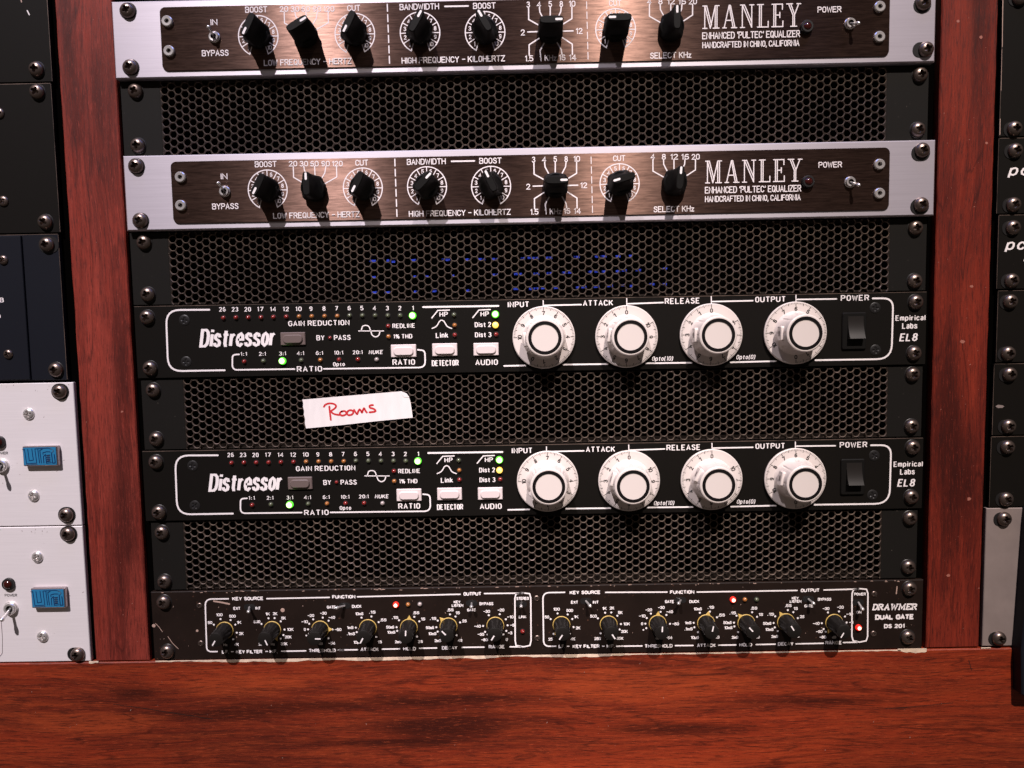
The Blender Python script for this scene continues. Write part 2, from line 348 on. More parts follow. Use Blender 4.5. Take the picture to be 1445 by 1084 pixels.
# ------------------------------------------------------------------ printed type (converted to mesh)
BW = [(0, 3.2), (.9, 4.2), (2, 4.4), (3, 3.8), (3.4, 2.2), (3, .6), (2, 0), (.9, .2), (0, 1.2)]
LC = {
 'a': [[(.4, 3.4), (1, 4.2), (2.2, 4.4), (3.1, 3.7), (3.1, 0)], [(3.1, 2.6), (1.2, 2.2), (.2, 1.5), (.4, .4), (1.3, 0), (2.5, .3), (3.1, 1.1)]],
 'b': [[(0, 6), (0, 0)], BW], 'p': [[(0, 4.4), (0, -1.6)], BW],
 'c': [[(3.2, 3.2), (2.6, 4.2), (1.6, 4.4), (.5, 3.8), (0, 2.2), (.5, .6), (1.6, 0), (2.6, .2), (3.2, 1.2)]],
 'e': [[(.2, 2.25), (3.3, 2.25), (3, 3.7), (1.9, 4.4), (.7, 4), (.05, 2.8), (.05, 1.5), (.7, .3), (1.9, 0), (3.2, .9)]],
 'i': [[(.3, 4.4), (.3, 0)], [(.3, 5.2), (.3, 6.1)]], 'l': [[(.3, 6), (.3, 0)]],
 'k': [[(0, 6), (0, 0)], [(2.9, 4.4), (0, 1.6)], [(1.2, 2.7), (3.2, 0)]],
 'm': [[(0, 4.4), (0, 0)], [(0, 3.3), (.8, 4.2), (1.8, 4.2), (2.3, 3.3), (2.3, 0)], [(2.3, 3.3), (3.1, 4.2), (4.1, 4.2), (4.6, 3.3), (4.6, 0)]],
 'n': [[(0, 4.4), (0, 0)], [(0, 3.2), (.9, 4.2), (2.3, 4.2), (3, 3.2), (3, 0)]],
 'o': [[(.1, 2.2), (.5, 3.8), (1.7, 4.4), (2.9, 3.8), (3.3, 2.2), (2.9, .6), (1.7, 0), (.5, .6), (.1, 2.2)]],
 'r': [[(0, 4.4), (0, 0)], [(0, 2.8), (.7, 3.9), (2, 4.2)]],
 's': [[(3, 3.2), (2.4, 4.2), (1.3, 4.4), (.3, 3.9), (.3, 2.9), (1.2, 2.4), (2.4, 2.0), (3.1, 1.3), (2.8, .3), (1.6, 0), (.5, .3), (0, 1.2)]],
 't': [[(1.0, 5.6), (1.0, .9), (1.5, .1), (2.4, .1)], [(-.4, 4.1), (2.6, 4.1)]],
 ':': [[(.3, 0), (.3, 1)], [(.3, 3.2), (.3, 4.2)]], '%': [[(.9, 5.9), (.1, 5.2), (.1, 3.9), (.9, 3.2), (1.7, 3.9), (1.7, 5.2), (.9, 5.9)], [(4.2, 6), (1.2, 0)], [(4.6, 2.8), (3.8, 2.1), (3.8, .8), (4.6, .1), (5.4, .8), (5.4, 2.1), (4.6, 2.8)]],
 '(': [[(1.3, 6.3), (.3, 4.6), (.1, 2.4), (.5, .4), (1.3, -1)]], ')': [[(.1, 6.3), (1.1, 4.6), (1.3, 2.4), (.9, .4), (.1, -1)]],
}
HV = dict(G); HV.update(LC)
def text(parent, s, px, py, wpx, hpx, y, m='white', bold=.2, shear=0.0, label=None, gap=2.3):
    "s in a bold grotesque, wpx wide with capitals hpx high, centred on the photograph's (px, py) in the plane y"
    cx, cz = W(px, py, y); k = .4255
    h = hpx*k; vf = stroke_vf(s, wpx*k, h, bold*h, table=HV, shear=shear, gap=gap, space=2.6, caps=False, sq=1.4)
    part('lettering', vf, m, parent, (cx, y-.07, cz), label=label)
def T(fx, fz):                                    # pixel scale at a point, mm per px
    return W(fx+1, fz)[0]-W(fx, fz)[0]
def seg(parent, pts, wpx, y, m='white', name='printed_line', closed=False, caps=True, rnd=0):
    P = [W(a, b, y) for a, b in pts]
    mm = wpx*.425
    if rnd: P = fillet(P, rnd)
    cx, cz = P[0]
    part(name, ribbon([(a-cx, b-cz) for a, b in P], mm, closed=closed, caps=caps), m, parent, (cx, y-.07, cz))
def fillet(P, r, k=6):
    out = [P[0]]
    for a, b, c in zip(P, P[1:], P[2:]):
        a, b, c = Vector(a), Vector(b), Vector(c); d1 = (a-b); d2 = (c-b); t = min(r, d1.length*.5, d2.length*.5)
        p = b+d1.normalized()*t; q = b+d2.normalized()*t
        for i in range(k+1):
            u = i/k; out.append(tuple(p*(1-u)**2+b*2*u*(1-u)+q*u*u))
    out.append(P[-1]); return out

# ------------------------------------------------------------------ shared small pieces
def screw_mesh(r, h, cross=.62, w=.17, nr=11, n=32):
    V = [(0, -h*.12, 0)]; F = []
    prof = []
    for k in range(1, nr+1):
        t = k/nr; rr = r*t
        for i in range(n):
            a = 2*PI*i/n; x, z = rr*math.cos(a), rr*math.sin(a)
            y = -h*math.sqrt(max(0, 1-(t*.985)**2.4))
            inx = (abs(x) < w*r and abs(z) < cross*r*.8) or (abs(z) < w*r and abs(x) < cross*r*.8)
            if inx: y = -h*.12
            V.append((x, y, z))
    for i in range(n):
        j = (i+1) % n; F.append((0, 1+i, 1+j))
        for k in range(nr-1): F.append((1+k*n+i, 1+(k+1)*n+i, 1+(k+1)*n+j, 1+k*n+j))
    base = len(V)
    for i in range(n): a = 2*PI*i/n; V.append((r*math.cos(a), .3, r*math.sin(a)))
    for i in range(n):
        j = (i+1) % n; F.append((1+(nr-1)*n+i, base+i, base+j, 1+(nr-1)*n+j))
    return V, F
ME = {}
def shared(key, fn, m, smooth=35):
    if key not in ME:
        me = mesh(key, fn(), smooth); me.materials.append(M[m]); ME[key] = me
    return ME[key]
def rack_screw(parent, px, py, y, washer_slot=None):
    x, z = W(px, py, y-1.5)
    s = part('rack_screw', shared('rack_screw', lambda: screw_mesh(4.4, 3.0), 'steel', 40), 'steel', parent, (x, y-.35, z), random.uniform(0, 90))
    a = random.uniform(0, 90)
    if washer_slot:
        dx, dz, rw = washer_slot
        pol = rrect(-rw+min(dx, 0), rw+max(dx, 0), -rw*.93, rw*.93, rw*.9, 6)  # black disc: cup washer, and dark colour standing in for the open mounting slot
        part('washer_slot', prism(pol, -.3, .15), 'washer_slot', parent, (x, y, z+dz))
    else:
        part('washer_slot', shared('washer_slot', lambda: lathe([(0, -.3), (4.7, -.3), (4.9, -.15), (4.9, .1)], 24), 'washer_slot', 30), 'washer_slot', parent, (x, y, z))
    return s
def small_screw(parent, px, py, y, r, m, h=.8, name='panel_screw'):
    x, z = W(px, py, y)
    me = shared('%s_%g_%s' % (name, r, m), lambda: screw_mesh(r, h, .7, .15), m, 40)
    return part(name, me, m, parent, (x, y-.05, z), random.uniform(0, 90))
def socket_screw(parent, px, py, y):
    x, z = W(px, py, y-1)
    o = part('socket_screw', shared('socket_screw', lambda: lathe([(0, -.5), (1.3, -.5), (1.35, -1.75), (2.7, -1.8), (3.15, -1.4), (3.2, .1)], 20), 'chrome', 30), 'chrome', parent, (x, y, z))
    me = shared('socket', lambda: lathe([(0, -.6), (1.28, -.6)], 6), 'recess'); sub('hex_socket', me, 'recess', o)
    return o
def led(parent, px, py, y, kind, r=1.35):
    x, z = W(px, py, y-1)
    def dome(R): return lambda: lathe([(0, -1.2*R)]+[(R*math.sin(a), -R*.2-R*math.cos(a)) for a in (.3, .6, .9, 1.2, 1.5)]+[(R, .05)], 16)
    mk = {'red': 'l_red', 'amber': 'l_amber', 'green': 'l_green', 'pale': 'l_pale', 'GREEN': 'on_green', 'AMBER': 'on_amber', 'RED': 'on_red'}[kind]
    lit = kind.isupper()
    R = {'GREEN': 2.25, 'AMBER': 2.0, 'RED': 1.9}[kind] if lit else r
    lab = {'GREEN': 'lit green indicator', 'AMBER': 'lit amber indicator', 'RED': 'lit red indicator'}.get(kind)
    o = part('led', shared('led_%s_%g' % (kind, R), dome(R), mk, 60), mk, parent, (x, y, z), label=lab)
    if lit:
        ck = {'GREEN': 'core_green', 'AMBER': 'core_amber', 'RED': 'core_red'}[kind]
        k = {'GREEN': .74, 'AMBER': .88, 'RED': .66}[kind]
        sub('led_core', shared('core_%s_%g' % (kind, R), lambda: shift(lathe([(0, -.5*R), (R*k*.5, -.42*R), (R*k*.85, -.2*R), (R*k, 0)], 16), 0, -R*.85), ck, 60), ck, o)
    else:
        sub('led_collar', shared('collar_%g' % R, lambda: lathe([(R*1.02, -.25), (R*1.35, -.2), (R*1.4, .05)], 16), 'washer_slot', 30), 'washer_slot', o)
    return o
def toggle(parent, px, py, y, tip, m='chrome', nut=3.3, lr=1.0, slot=False, L=7.0):
    "tip: pixel position of the lever's end"
    x, z = W(px, py, y-1); tx, tz = W(tip[0], tip[1], y-L-1)
    if slot:
        o = part('toggle_switch', mesh('toggle_switch', prism(rrect(-3.6, 3.6, -1.9, 1.9, 1.8), -.12, .3)), 'washer_slot', parent, (x, y, z))
    else:
        o = part('toggle_switch', shared('nut_%g' % nut, lambda: join(lathe([(nut*.5, -2.2), (nut*.78, -2.3), (nut*.86, -1.9), (nut*.9, -1.2), (nut, -.9), (nut, .2)], 24)), m, 30), m, parent, (x, y, z))
        sub('bushing', lathe([(0, -1.0), (nut*.52, -1.0)], 20), 'recess', o)
    sub('lever', mesh('lever', tube((0, -.5, 0), (tx-x, -L, tz-z), lr*.7, lr, 12, True), 60), m, o)
    return o

# ------------------------------------------------------------------ the cabinet
cab = thing('rack_cabinet', 'red-brown wooden studio cabinet with two upright posts and a wide lower beam', 'cabinet', (241, 0, -400))
def slab(x0, x1, y0, y1, z0, z1, nx, nz, amp, bev=.6):
    "a board with slightly uneven edges"
    P = []
    for i in range(nx): P.append((x0+(x1-x0)*i/nx, z0))
    for i in range(nz): P.append((x1, z0+(z1-z0)*i/nz))
    for i in range(nx): P.append((x1-(x1-x0)*i/nx, z1))
    for i in range(nz): P.append((x0, z1-(z1-z0)*i/nz))
    P = [(a+random.uniform(-amp, amp), b+random.uniform(-amp, amp)) for a, b in P]
    return prism(P, y0, y1, bev)
part('post', slab(-35.8, -2.0, 0, 18, -400.1, 60, 1, 60, .18), 'post_left', cab)
part('post', slab(486.0, 519.0, 0, 18, -399.9, 60, 1, 60, .18), 'post_right', cab, label='right-hand post of darker red wood')
beam = part('beam', slab(-620, 1100, -.6, 20, -560, -400.6, 160, 1, .12), 'beam', cab, label='wide lower beam with horizontal grain')
def chips(x0, x1, base, n, hmax, seed):
    rr = random.Random(seed); top = []; bot = []; h = .8
    for i in range(n+1):
        x = x0+(x1-x0)*i/n; h = max(.25, min(hmax, h+rr.uniform(-.45, .45)))
        top.append((x, base+.1)); bot.append((x, base-h))
    return prism(bot+top[::-1], -.12, .4)
part('chipped_edge', chips(2, 300, 0, 120, 1.7, 3), 'chip', cab, (0, -.6, -400.4), label='pale chipped edge of bare wood under the lowest unit')
part('chipped_edge', chips(300, 470, 0, 70, .6, 4), 'chip', cab, (0, -.6, -400.6))
part('chipped_edge', chips(468, 486, 0, 16, 3.0, 5), 'chip', cab, (0, -.6, -400.0))
part('chipped_edge', chips(-40, -34, 0, 6, 1.6, 6), 'chip', cab, (0, -.6, -400.0))
part('chipped_edge', chips(520, 526, 0, 6, 1.4, 7), 'chip', cab, (0, -.6, -400.0))
fl = []
rr = random.Random(21)
def fleck(x, z, s, an, el): 
    P = [(math.cos(2*PI*k/6)*s*el*rr.uniform(.6, 1.2), math.sin(2*PI*k/6)*s*rr.uniform(.6, 1.2)) for k in range(6)]
    return shift(rotz(([(a, 0, b) for a, b in P], [tuple(range(6))]), an), x, 0, z)
for k in range(46): fl.append(fleck(rr.uniform(487, 518), rr.uniform(-395, 0), rr.uniform(.08, .26), rr.uniform(0, 180), rr.choice((1, 1, 1.5, 3))))
for k in range(16): fl.append(fleck(rr.uniform(-35, -3), rr.uniform(-395, 0), rr.uniform(.12, .35), rr.uniform(0, 180), rr.choice((1, 1, 2))))
for px, py, s in ((1392, 202, .9), (1352, 30, .9), (1384, 53, 1.1), (1338, 812, 1.1), (1367, 704, 1.2), (1358, 482, 1.3), (1371, 404, 1.1), (172, 581, .8)): 
    a, b = W(px, py); fl.append(fleck(a, b, s, 0, 1.1))
o = part('paint_flecks', join(*fl), 'fleck', cab, (0, -.06, 0)); o['kind'] = 'stuff'
fl = []
for k in range(45): fl.append(fleck(rr.uniform(-95, 545), rr.uniform(-470, -403), rr.uniform(.08, .18), rr.uniform(60, 120), rr.choice((1, 2, 4))))
o = part('paint_flecks', join(*fl), 'scratch', cab, (0, -.66, 0)); o['kind'] = 'stuff'
gsc = [[(1250, 1000), (1290, 997), (1345, 992)], [(1367, 932), (1371, 946)], [(160, 994), (200, 999), (300, 1015)]]
# rails behind the panel ears, inner walls and back
for x0 in (-1.6, 467.5): part('rack_rail', box(x0, x0+16.5, 3.2, 5.2, -400, 60), 'dark', cab)
for x0 in (-52, 519.4): part('rack_rail', box(x0, x0+16, 3.2, 5.2, -400, 60), 'dark', cab)
for x0 in (-20, 500): part('side_panel', box(x0, x0+6, 18.2, 420, -400, 60), 'dark', cab)
part('back_panel', box(-620, 1100, 420, 428, -560, 60), 'dark', cab)
part('floor_panel', box(-620, 1100, 20.2, 419, -412, -401), 'dark', cab)

# ------------------------------------------------------------------ unit frames
def plate(x0, x1, y0, y1, z0, z1, bev=.35): return box(x0, x1, y0, y1, z0, z1, bev)
def chassis(parent, x0, x1, z0, z1, d=230, y0=3.3): part('chassis', box(x0+24, x1-24, y0, d, z0+1.2, z1-1.2), 'dark', parent)

# ------------------------------------------------------------------ tube equaliser (silver frame, black engraved plate)
def pointer_knob_vf():
    def sect(hw, hl, y, n=24):
        out = []
        for i in range(n):
            a = 2*PI*i/n; c, s = math.cos(a), math.sin(a); e = .5
            out.append((hw*math.copysign(abs(c)**e, c), y, hl*math.copysign(abs(s)**e, s)))
        return out
    n = 24; base = lathe([(6.0, -5.2), (6.9, -4.6), (7.3, -.4), (7.3, 0)], 32)
    secs = [sect(1.75, 6.2, -17.7), sect(2.15, 6.7, -17.3), sect(2.5, 6.9, -11.5), sect(3.4, 7.0, -7.5), sect(5.6, 7.1, -4.6), sect(6.6, 7.2, -3.6)]
    V = []; F = []
    for s_ in secs: V += s_
    F.append(tuple(range(n)))
    for k in range(len(secs)-1):
        for i in range(n):
            j = (i+1) % n; F.append((k*n+i, (k+1)*n+i, (k+1)*n+j, k*n+j))
    return join((V, F), base)
def pointer_knob(parent, x, y, z, ang):
    k = part('knob', shared('pointer_knob', pointer_knob_vf, 'knob', 32), 'knob', parent, (x, y, z), ang)
    sub('pointer_mark', shared('pointer_mark', lambda: ribbon([(0, 2.6), (0, 5.6)], 1.25), 'white'), 'white', k, (0, -17.77, 0))
    return k
E1 = W(155.9, 1.5, -3); E2 = W(172.7, 218.8, -3)
def equaliser(dx, dz, knobs, label, screws, plate_screws, lever1, lever2):
    x0, x1, z1, z0 = .7+dx, 482.7+dx, -89.0+dz, -133.1+dz
    u = thing('equalizer', label, 'equalizer', (x0+241, 0, z0), 'valve equalizers')
    YF, YP = -3.0, -3.8
    part('frame_panel', plate(x0, x1, YF, 3, z0, z1, .7), 'alu', u); chassis(u, x0, x1, z0, z1)
    def Q(px, py, y=YP):
        a, b = W(px, py, y); return a+dx, b+dz
    ax, az = Q(240.2, 227.8); bx, bz = Q(1254.3, 297.8); cz = Q(243, 314)[1]
    zt = Q(240.2, 227.8)[1]; zb = (cz+bz)/2
    part('front_plate', prism(rrect(ax, bx, zb, zt-.2, 3.2), YP, YF+.1, .15), 'black_alu', u)
    def tx(s, px, py, wpx, hpx, lw=.52, **k):
        c = Q(px, py); part('lettering', stroke_vf(s, wpx*.428, hpx*.428, lw, **k), 'wprint', u, (c[0], YP-.07, c[1]))
    def ln(pts, wpx=1.5, name='engraved_line'):
        P = [Q(a, b) for a, b in pts]; c = P[0]
        part(name, ribbon([(a-c[0], b-c[1]) for a, b in P], wpx*.428), 'wprint', u, (c[0], YP-.06, c[1]))
    def z1_(a, b): return 220+a/4.25, 200+b/4.25
    def z2_(a, b): return 540+a/4.25, 200+b/4.25
    def z3_(a, b): return 830+a/9.03, 200+b/9.03
    tx('IN', 316, 249, 10, 8); tx('BYPASS', 318, 291.2, 37, 8.3)
    tx('BOOST', 375, 231.8, 30.5, 8.2); tx('CUT', 510.5, 229.8, 18, 8.2)
    for s_, a in (('20', 822), ('30', 887), ('60', 950), ('90', 1017), ('120', 1087)):
        p = z1_(a, 132); tx(s_, p[0], p[1], 15.5 if s_ == '120' else 12, 7.6)
    for L_ in ([(824, 150), (826, 214), (874, 242)], [(887, 148), (891, 172), (912, 205)], [(952, 148), (955, 206)], [(1020, 148), (1013, 188), (987, 232)], [(1083, 145), (1085, 212), (1003, 258)]):
        ln([z1_(*q) for q in L_])
    tx('LOW FREQUENCY - HERTZ', 446.5, 303.6, 121, 8.2); tx('HIGH FREQUENCY - KILOHERTZ', 648.8, 300.6, 142, 8.2)
    tx('BANDWIDTH', 601.6, 228.2, 54, 8.2); tx('BOOST', 692, 226.9, 31, 8.2); ln([(637.2, 227.8), (669.4, 227.2)], 2.1)
    for (a0, b0, a1, b1) in ((557, 223, 560.3, 308.5), (834, 220, 836.2, 303)):
        for k in range(6):
            t0 = k/6+.02; t1 = t0+.112
            ln([(a0+(a1-a0)*t0, b0+(b1-b0)*t0), (a0+(a1-a0)*t1, b0+(b1-b0)*t1)], 1.6 if a0 < 600 else 1.1, 'engraved_dash')
    def ring(px, py):
        c = Q(px, py); R = 11.6; parts_ = []
        P = arc(0, 0, R, -152, 152, 40)
        a0 = math.radians(-152)
        P = [(R*.55*math.sin(a0*.93), R*.62*math.cos(a0*.93))]+P+[(-R*.55*math.sin(a0*.93), R*.62*math.cos(a0*.93))]
        parts_.append(ribbon(P, .62, 0))
        for k in range(1, 10):
            a = math.radians(-152+30.4*k); parts_.append(ribbon([(R*.60*math.sin(a), R*.60*math.cos(a)), (R*.97*math.sin(a), R*.97*math.cos(a))], .55, -.012))
        for k in range(10):
            a = math.radians(-152+30.4*(k+.5)); parts_.append(shift(stroke_vf(str(k+1), None if k < 9 else 2.9, 2.5, .42, gap=1), R*.79*math.sin(a), -.02, R*.79*math.cos(a)))
        part('dial_scale', join(*parts_), 'wprint', u, (c[0], YP-.07, c[1]))
    cent = [(377.8, 268), (443.5, 267), (512, 265.2), (602.6, 263.5), (693, 262.9), (783.5, 262.3), (874.3, 259.3), (951, 259)]
    for i in (0, 2, 3, 4, 6): ring(*cent[i])
    for (a, b), an in zip(cent, knobs):
        c = Q(a, b); pointer_knob(u, c[0], YP, c[1], an)
    for s_, a, b, w_ in (('3', 905, 108, 5), ('4', 968, 108, 6), ('5', 1035, 105, 5), ('8', 1100, 105, 5), ('10', 1163, 103, 9.5), ('2', 873, 270, 6), ('12', 1205, 262, 10), ('1.5', 909, 421, 12), ('1', 976, 420, 3), ('KHz', 1037, 418, 16.5), ('16', 1104, 416, 10), ('14', 1166, 416, 10.5)):
        p = z2_(a, b); tx(s_, p[0], p[1], w_, 8)
    for L_ in ([(907, 128), (908, 195), (975, 232)], [(971, 126), (974, 152), (1000, 200)], [(1035, 122), (1035, 185)], [(1100, 122), (1097, 150), (1073, 197)], [(1163, 122), (1163, 190), (1110, 222)], [(902, 267), (968, 265)], [(1100, 263), (1170, 261)], [(975, 300), (910, 342), (911, 402)], [(1003, 325), (975, 375), (977, 400)], [(1073, 325), (1100, 370), (1104, 398)], [(1092, 292), (1165, 338), (1166, 398)]):
        ln([z2_(*q) for q in L_], 1.7)
    tx('CUT', 873.7, 223.5, 17, 8); tx('SELECT KHz', 950.8, 295, 56.5, 8.3)
    for s_, a in (('4', 822), ('8', 963), ('12', 1093), ('16', 1232), ('20', 1368)):
        p = z3_(a, 193); tx(s_, p[0], p[1], 6 if len(s_) < 2 else 11.5, 7.8)
    for L_ in ([(825, 228), (825, 375), (985, 465)], [(960, 228), (962, 290), (1025, 410)], [(1093, 228), (1093, 355)], [(1233, 228), (1228, 290), (1180, 390)], [(1367, 228), (1366, 360), (1250, 435)]):
        ln([z3_(*q) for q in L_], 1.6)
    DL = {
     'M': [[(0, 6), (1.5, 6)], [(.75, 6), (.75, 0)], [(0, 0), (1.6, 0)], [(.75, 6), (2.9, 0)], [(1.5, 6), (3.35, .9)], [(2.9, 0), (4.8, 6)], [(4.8, 6), (4.8, 0)], [(5.5, 6), (5.5, 0)], [(4.8, 6), (6.3, 6)], [(4.0, 0), (6.3, 0)]],
     'A': [[(.6, 0), (2.5, 6)], [(2.5, 6), (4.1, 0)], [(3.0, 6), (4.8, 0)], [(2.5, 6), (3.0, 6)], [(1.25, 2), (3.6, 2)], [(0, 0), (1.4, 0)], [(3.4, 0), (5.5, 0)]],
     'N': [[(.75, 0), (.75, 6)], [(0, 0), (1.6, 0)], [(0, 6), (1.6, 6)], [(.75, 6), (4.4, 0)], [(1.6, 6), (4.4, 1.4)], [(4.4, 0), (4.4, 6)], [(3.6, 6), (5.2, 6)]],
     'L': [[(.8, 0), (.8, 6)], [(1.5, 0), (1.5, 6)], [(0, 6), (2.3, 6)], [(0, 0), (4.2, 0), (4.2, 1.5)]],
     'E': [[(.8, 0), (.8, 6)], [(1.5, 0), (1.5, 6)], [(0, 6), (4.1, 6), (4.1, 4.6)], [(1.5, 3.1), (3.1, 3.1)], [(3.1, 3.8), (3.1, 2.4)], [(0, 0), (4.3, 0), (4.3, 1.5)]],
     'Y': [[(.8, 6), (2.5, 3)], [(1.6, 6), (3.1, 3.2)], [(4.7, 6), (3.1, 3.0)], [(2.5, 3.1), (2.5, 0)], [(3.1, 3.2), (3.1, 0)], [(0, 6), (2.3, 6)], [(4.0, 6), (5.5, 6)], [(1.6, 0), (4.0, 0)]],
    }
    tx('MANLEY', 1063.3, 241.7, 134, 31, .62, table=DL, gap=1.4)
    tx("ENHANCED 'PULTEC' EQUALIZER", 1062.4, 267.2, 133, 9.2, .55); tx('HANDCRAFTED IN CHINO, CALIFORNIA', 1062, 279.9, 132, 8.3, .5)
    tx('POWER', 1171.5, 232.5, 32.5, 8)
    c = Q(1140, 256.8, YP-1)
    lp = part('pilot_lamp', lathe([(2.3, -2.6), (3.2, -2.6), (3.7, -2.1), (3.8, 0)], 24), 'washer_slot', u, (c[0], YP, c[1]))
    sub('lamp_lens', mesh('lamp_lens', lathe([(0, -3.4), (1.0, -3.3), (1.8, -2.9), (2.35, -2.2)], 20), 60), 'lens_red', lp)
    for s_, ps in (('t', plate_screws),):
        for a, b in ps: socket_screw(u, a, b, YP)
    t = toggle(u, *lever1[0], YP, lever1[1]); t = toggle(u, *lever2[0], YP, lever2[1])
    for a, b, wsh in screws: rack_screw(u, a, b, YF, wsh)
    return u
equaliser(0, 0, (-152, 0, -152, 45, -25, 90, -105, 5), 'silver-framed valve equalizer wholly in view, mounted between two black vent panels', 
          ((191, 234, (0, 0, 5.0)), (197, 311, (0, 0, 5.0)), (1302.5, 211.5, (-1.2, -1.5, 4.9)), (1301, 288.5, (-1.2, -1, 4.9))),
          ((254.5, 250), (255, 290), (1241, 232), (1241, 273)), ((316.7, 270), (307, 258)), ((1200, 257), (1213, 261)))
equaliser(-1.7, 44.45*2-.2, (-152, 60, -152, 30, -30, 90, -90, 0), 'silver-framed valve equalizer at the very top, cut off by the upper edge of the photo',
          ((179, 14, (0, 0, 5.0)), (183, 94, (0, 0, 5.0)), (1304, 3, (-.5, -1, 4.9)), (1308, 69, (-3, 0, 4.6))),
          ((235.8, 30), (238.5, 72), (1241.5, 9.5), (1241, 52)), ((302, 52), (293, 37)), ((1200, 33), (1212.5, 32)))

# ------------------------------------------------------------------ vent panels
P_ = 4.68
def grille(x0, x1, z0, z1, yf, t, r0=2.09, zoff=0.0):
    R = P_/math.sqrt(3); n = int(round((x1-x0-2*R)/(1.5*R)))+1
    s = (x1-x0)/((n-1)*1.5*R+2*R)
    rows = int((z1-z0)/P_)+3
    V = []; F = []
    N = 12
    for c in range(n):
        xc = x0+(R+c*1.5*R)
        for q in range(-1, rows):
            zc = z0+q*P_+(P_/2 if c % 2 else 0)+zoff
            if zc < z0-P_ or zc > z1+P_: continue
            b = len(V); out = []
            for i in range(N):
                a = 2*PI*i/N; k = i//2
                if i % 2 == 0: hx, hz = R*math.cos(a), R*math.sin(a)
                else:
                    a0, a1 = 2*PI*k/6, 2*PI*(k+1)/6; hx, hz = R*(math.cos(a0)+math.cos(a1))/2, R*(math.sin(a0)+math.sin(a1))/2
                if c == 0 and hx < -R*.4: hx = -R
                if c == n-1 and hx > R*.4: hx = R
                out.append((hx, hz))
            for ring in range(4):
                for i in range(N):
                    a = 2*PI*i/N; r = r0*(1.045 if i % 2 == 0 else .985)
                    if ring == 0: x, z, y = out[i][0], out[i][1], yf
                    elif ring == 1: x, z, y = (r+.24)*math.cos(a), (r+.24)*math.sin(a), yf
                    elif ring == 2: x, z, y = r*math.cos(a), r*math.sin(a), yf+.30
                    else: x, z, y = r*math.cos(a), r*math.sin(a), yf+t
                    V.append((x0+(xc+x-x0)*s, y, zc+z))
            for ring in range(3):
                for i in range(N):
                    j = (i+1) % N; F.append((b+ring*N+i, b+ring*N+j, b+(ring+1)*N+j, b+(ring+1)*N+i))
    me = mesh('perforated_grille', (V, F)); bm = bmesh.new(); bm.from_mesh(me)
    for zz, nn in ((z0, (0, 0, -1)), (z1, (0, 0, 1))):
        bmesh.ops.bisect_plane(bm, geom=bm.verts[:]+bm.edges[:]+bm.faces[:], plane_co=(0, 0, zz*S), plane_no=nn, clear_outer=True, dist=1e-7)
    for f in bm.faces:
        f.smooth = False; f.material_index = 0 if abs(f.calc_center_median().y-yf*S) < 1e-7 else 1
    bmesh.ops.recalc_face_normals(bm, faces=bm.faces[:])
    bm.to_mesh(me); bm.free(); me.materials.append(M['vent']); me.materials.append(M['vent_edge']); return me
def vent(z1, z0, gx0, gx1, px0, px1, screws, label, zoff, ytop=1.3):
    u = thing('vent_panel', label, 'vent panel', ((px0+px1)/2, 0, z0), 'perforated vent panels')
    y = ytop
    g = part('perforated_grille', grille(gx0, gx1, z0, z1, y, 1.15, zoff=zoff), 'vent', u); g['kind'] = 'stuff'
    part('end_plate', box(px0, gx0, y, 2.9, z0, z1, .15), 'ear', u); part('end_plate', box(gx1, px1, y, 2.9, z0, z1, .15), 'ear', u)
    part('folded_flange', box(gx0+.2, gx1-.2, y+1.3, 16, z0-.1, z0+1.0), 'vent', u); part('folded_flange', box(gx0+.2, gx1-.2, y+1.3, 16, z1-.6, z1), 'vent', u)
    for a, b in screws: rack_screw(u, a, b, y)
    return u
vent(-44.9, -88.9, 22.9, 455.4, -.5, 480, ((190, 128), (193.5, 205), (1299.5, 105), (1296.5, 182.5)), 'black perforated vent panel between the two silver-framed equalizers', 1.1)
vent(-133.9, -177.2, 23.0, 458.9, 0, 481, ((202, 342), (207.5, 415.5), (1293, 321.5), (1292, 396.5)), 'black perforated vent panel with blue lights glimmering behind its holes', 1.8)
vent(-222.9, -266.3, 27.6, 459.6, 1.8, 480.5, ((215, 551), (219.5, 620), (1289, 528.6), (1287.5, 602)), 'black perforated vent panel carrying a strip of tape marked Rooms', .4)
vent(-312.0, -355.2, 23.0, 457.5, 3, 479.5, ((227.4, 752.4), (231.2, 821.5), (1285, 732), (1282.7, 801)), 'black perforated vent panel directly above the lowest brown-black gate unit', 0.9)
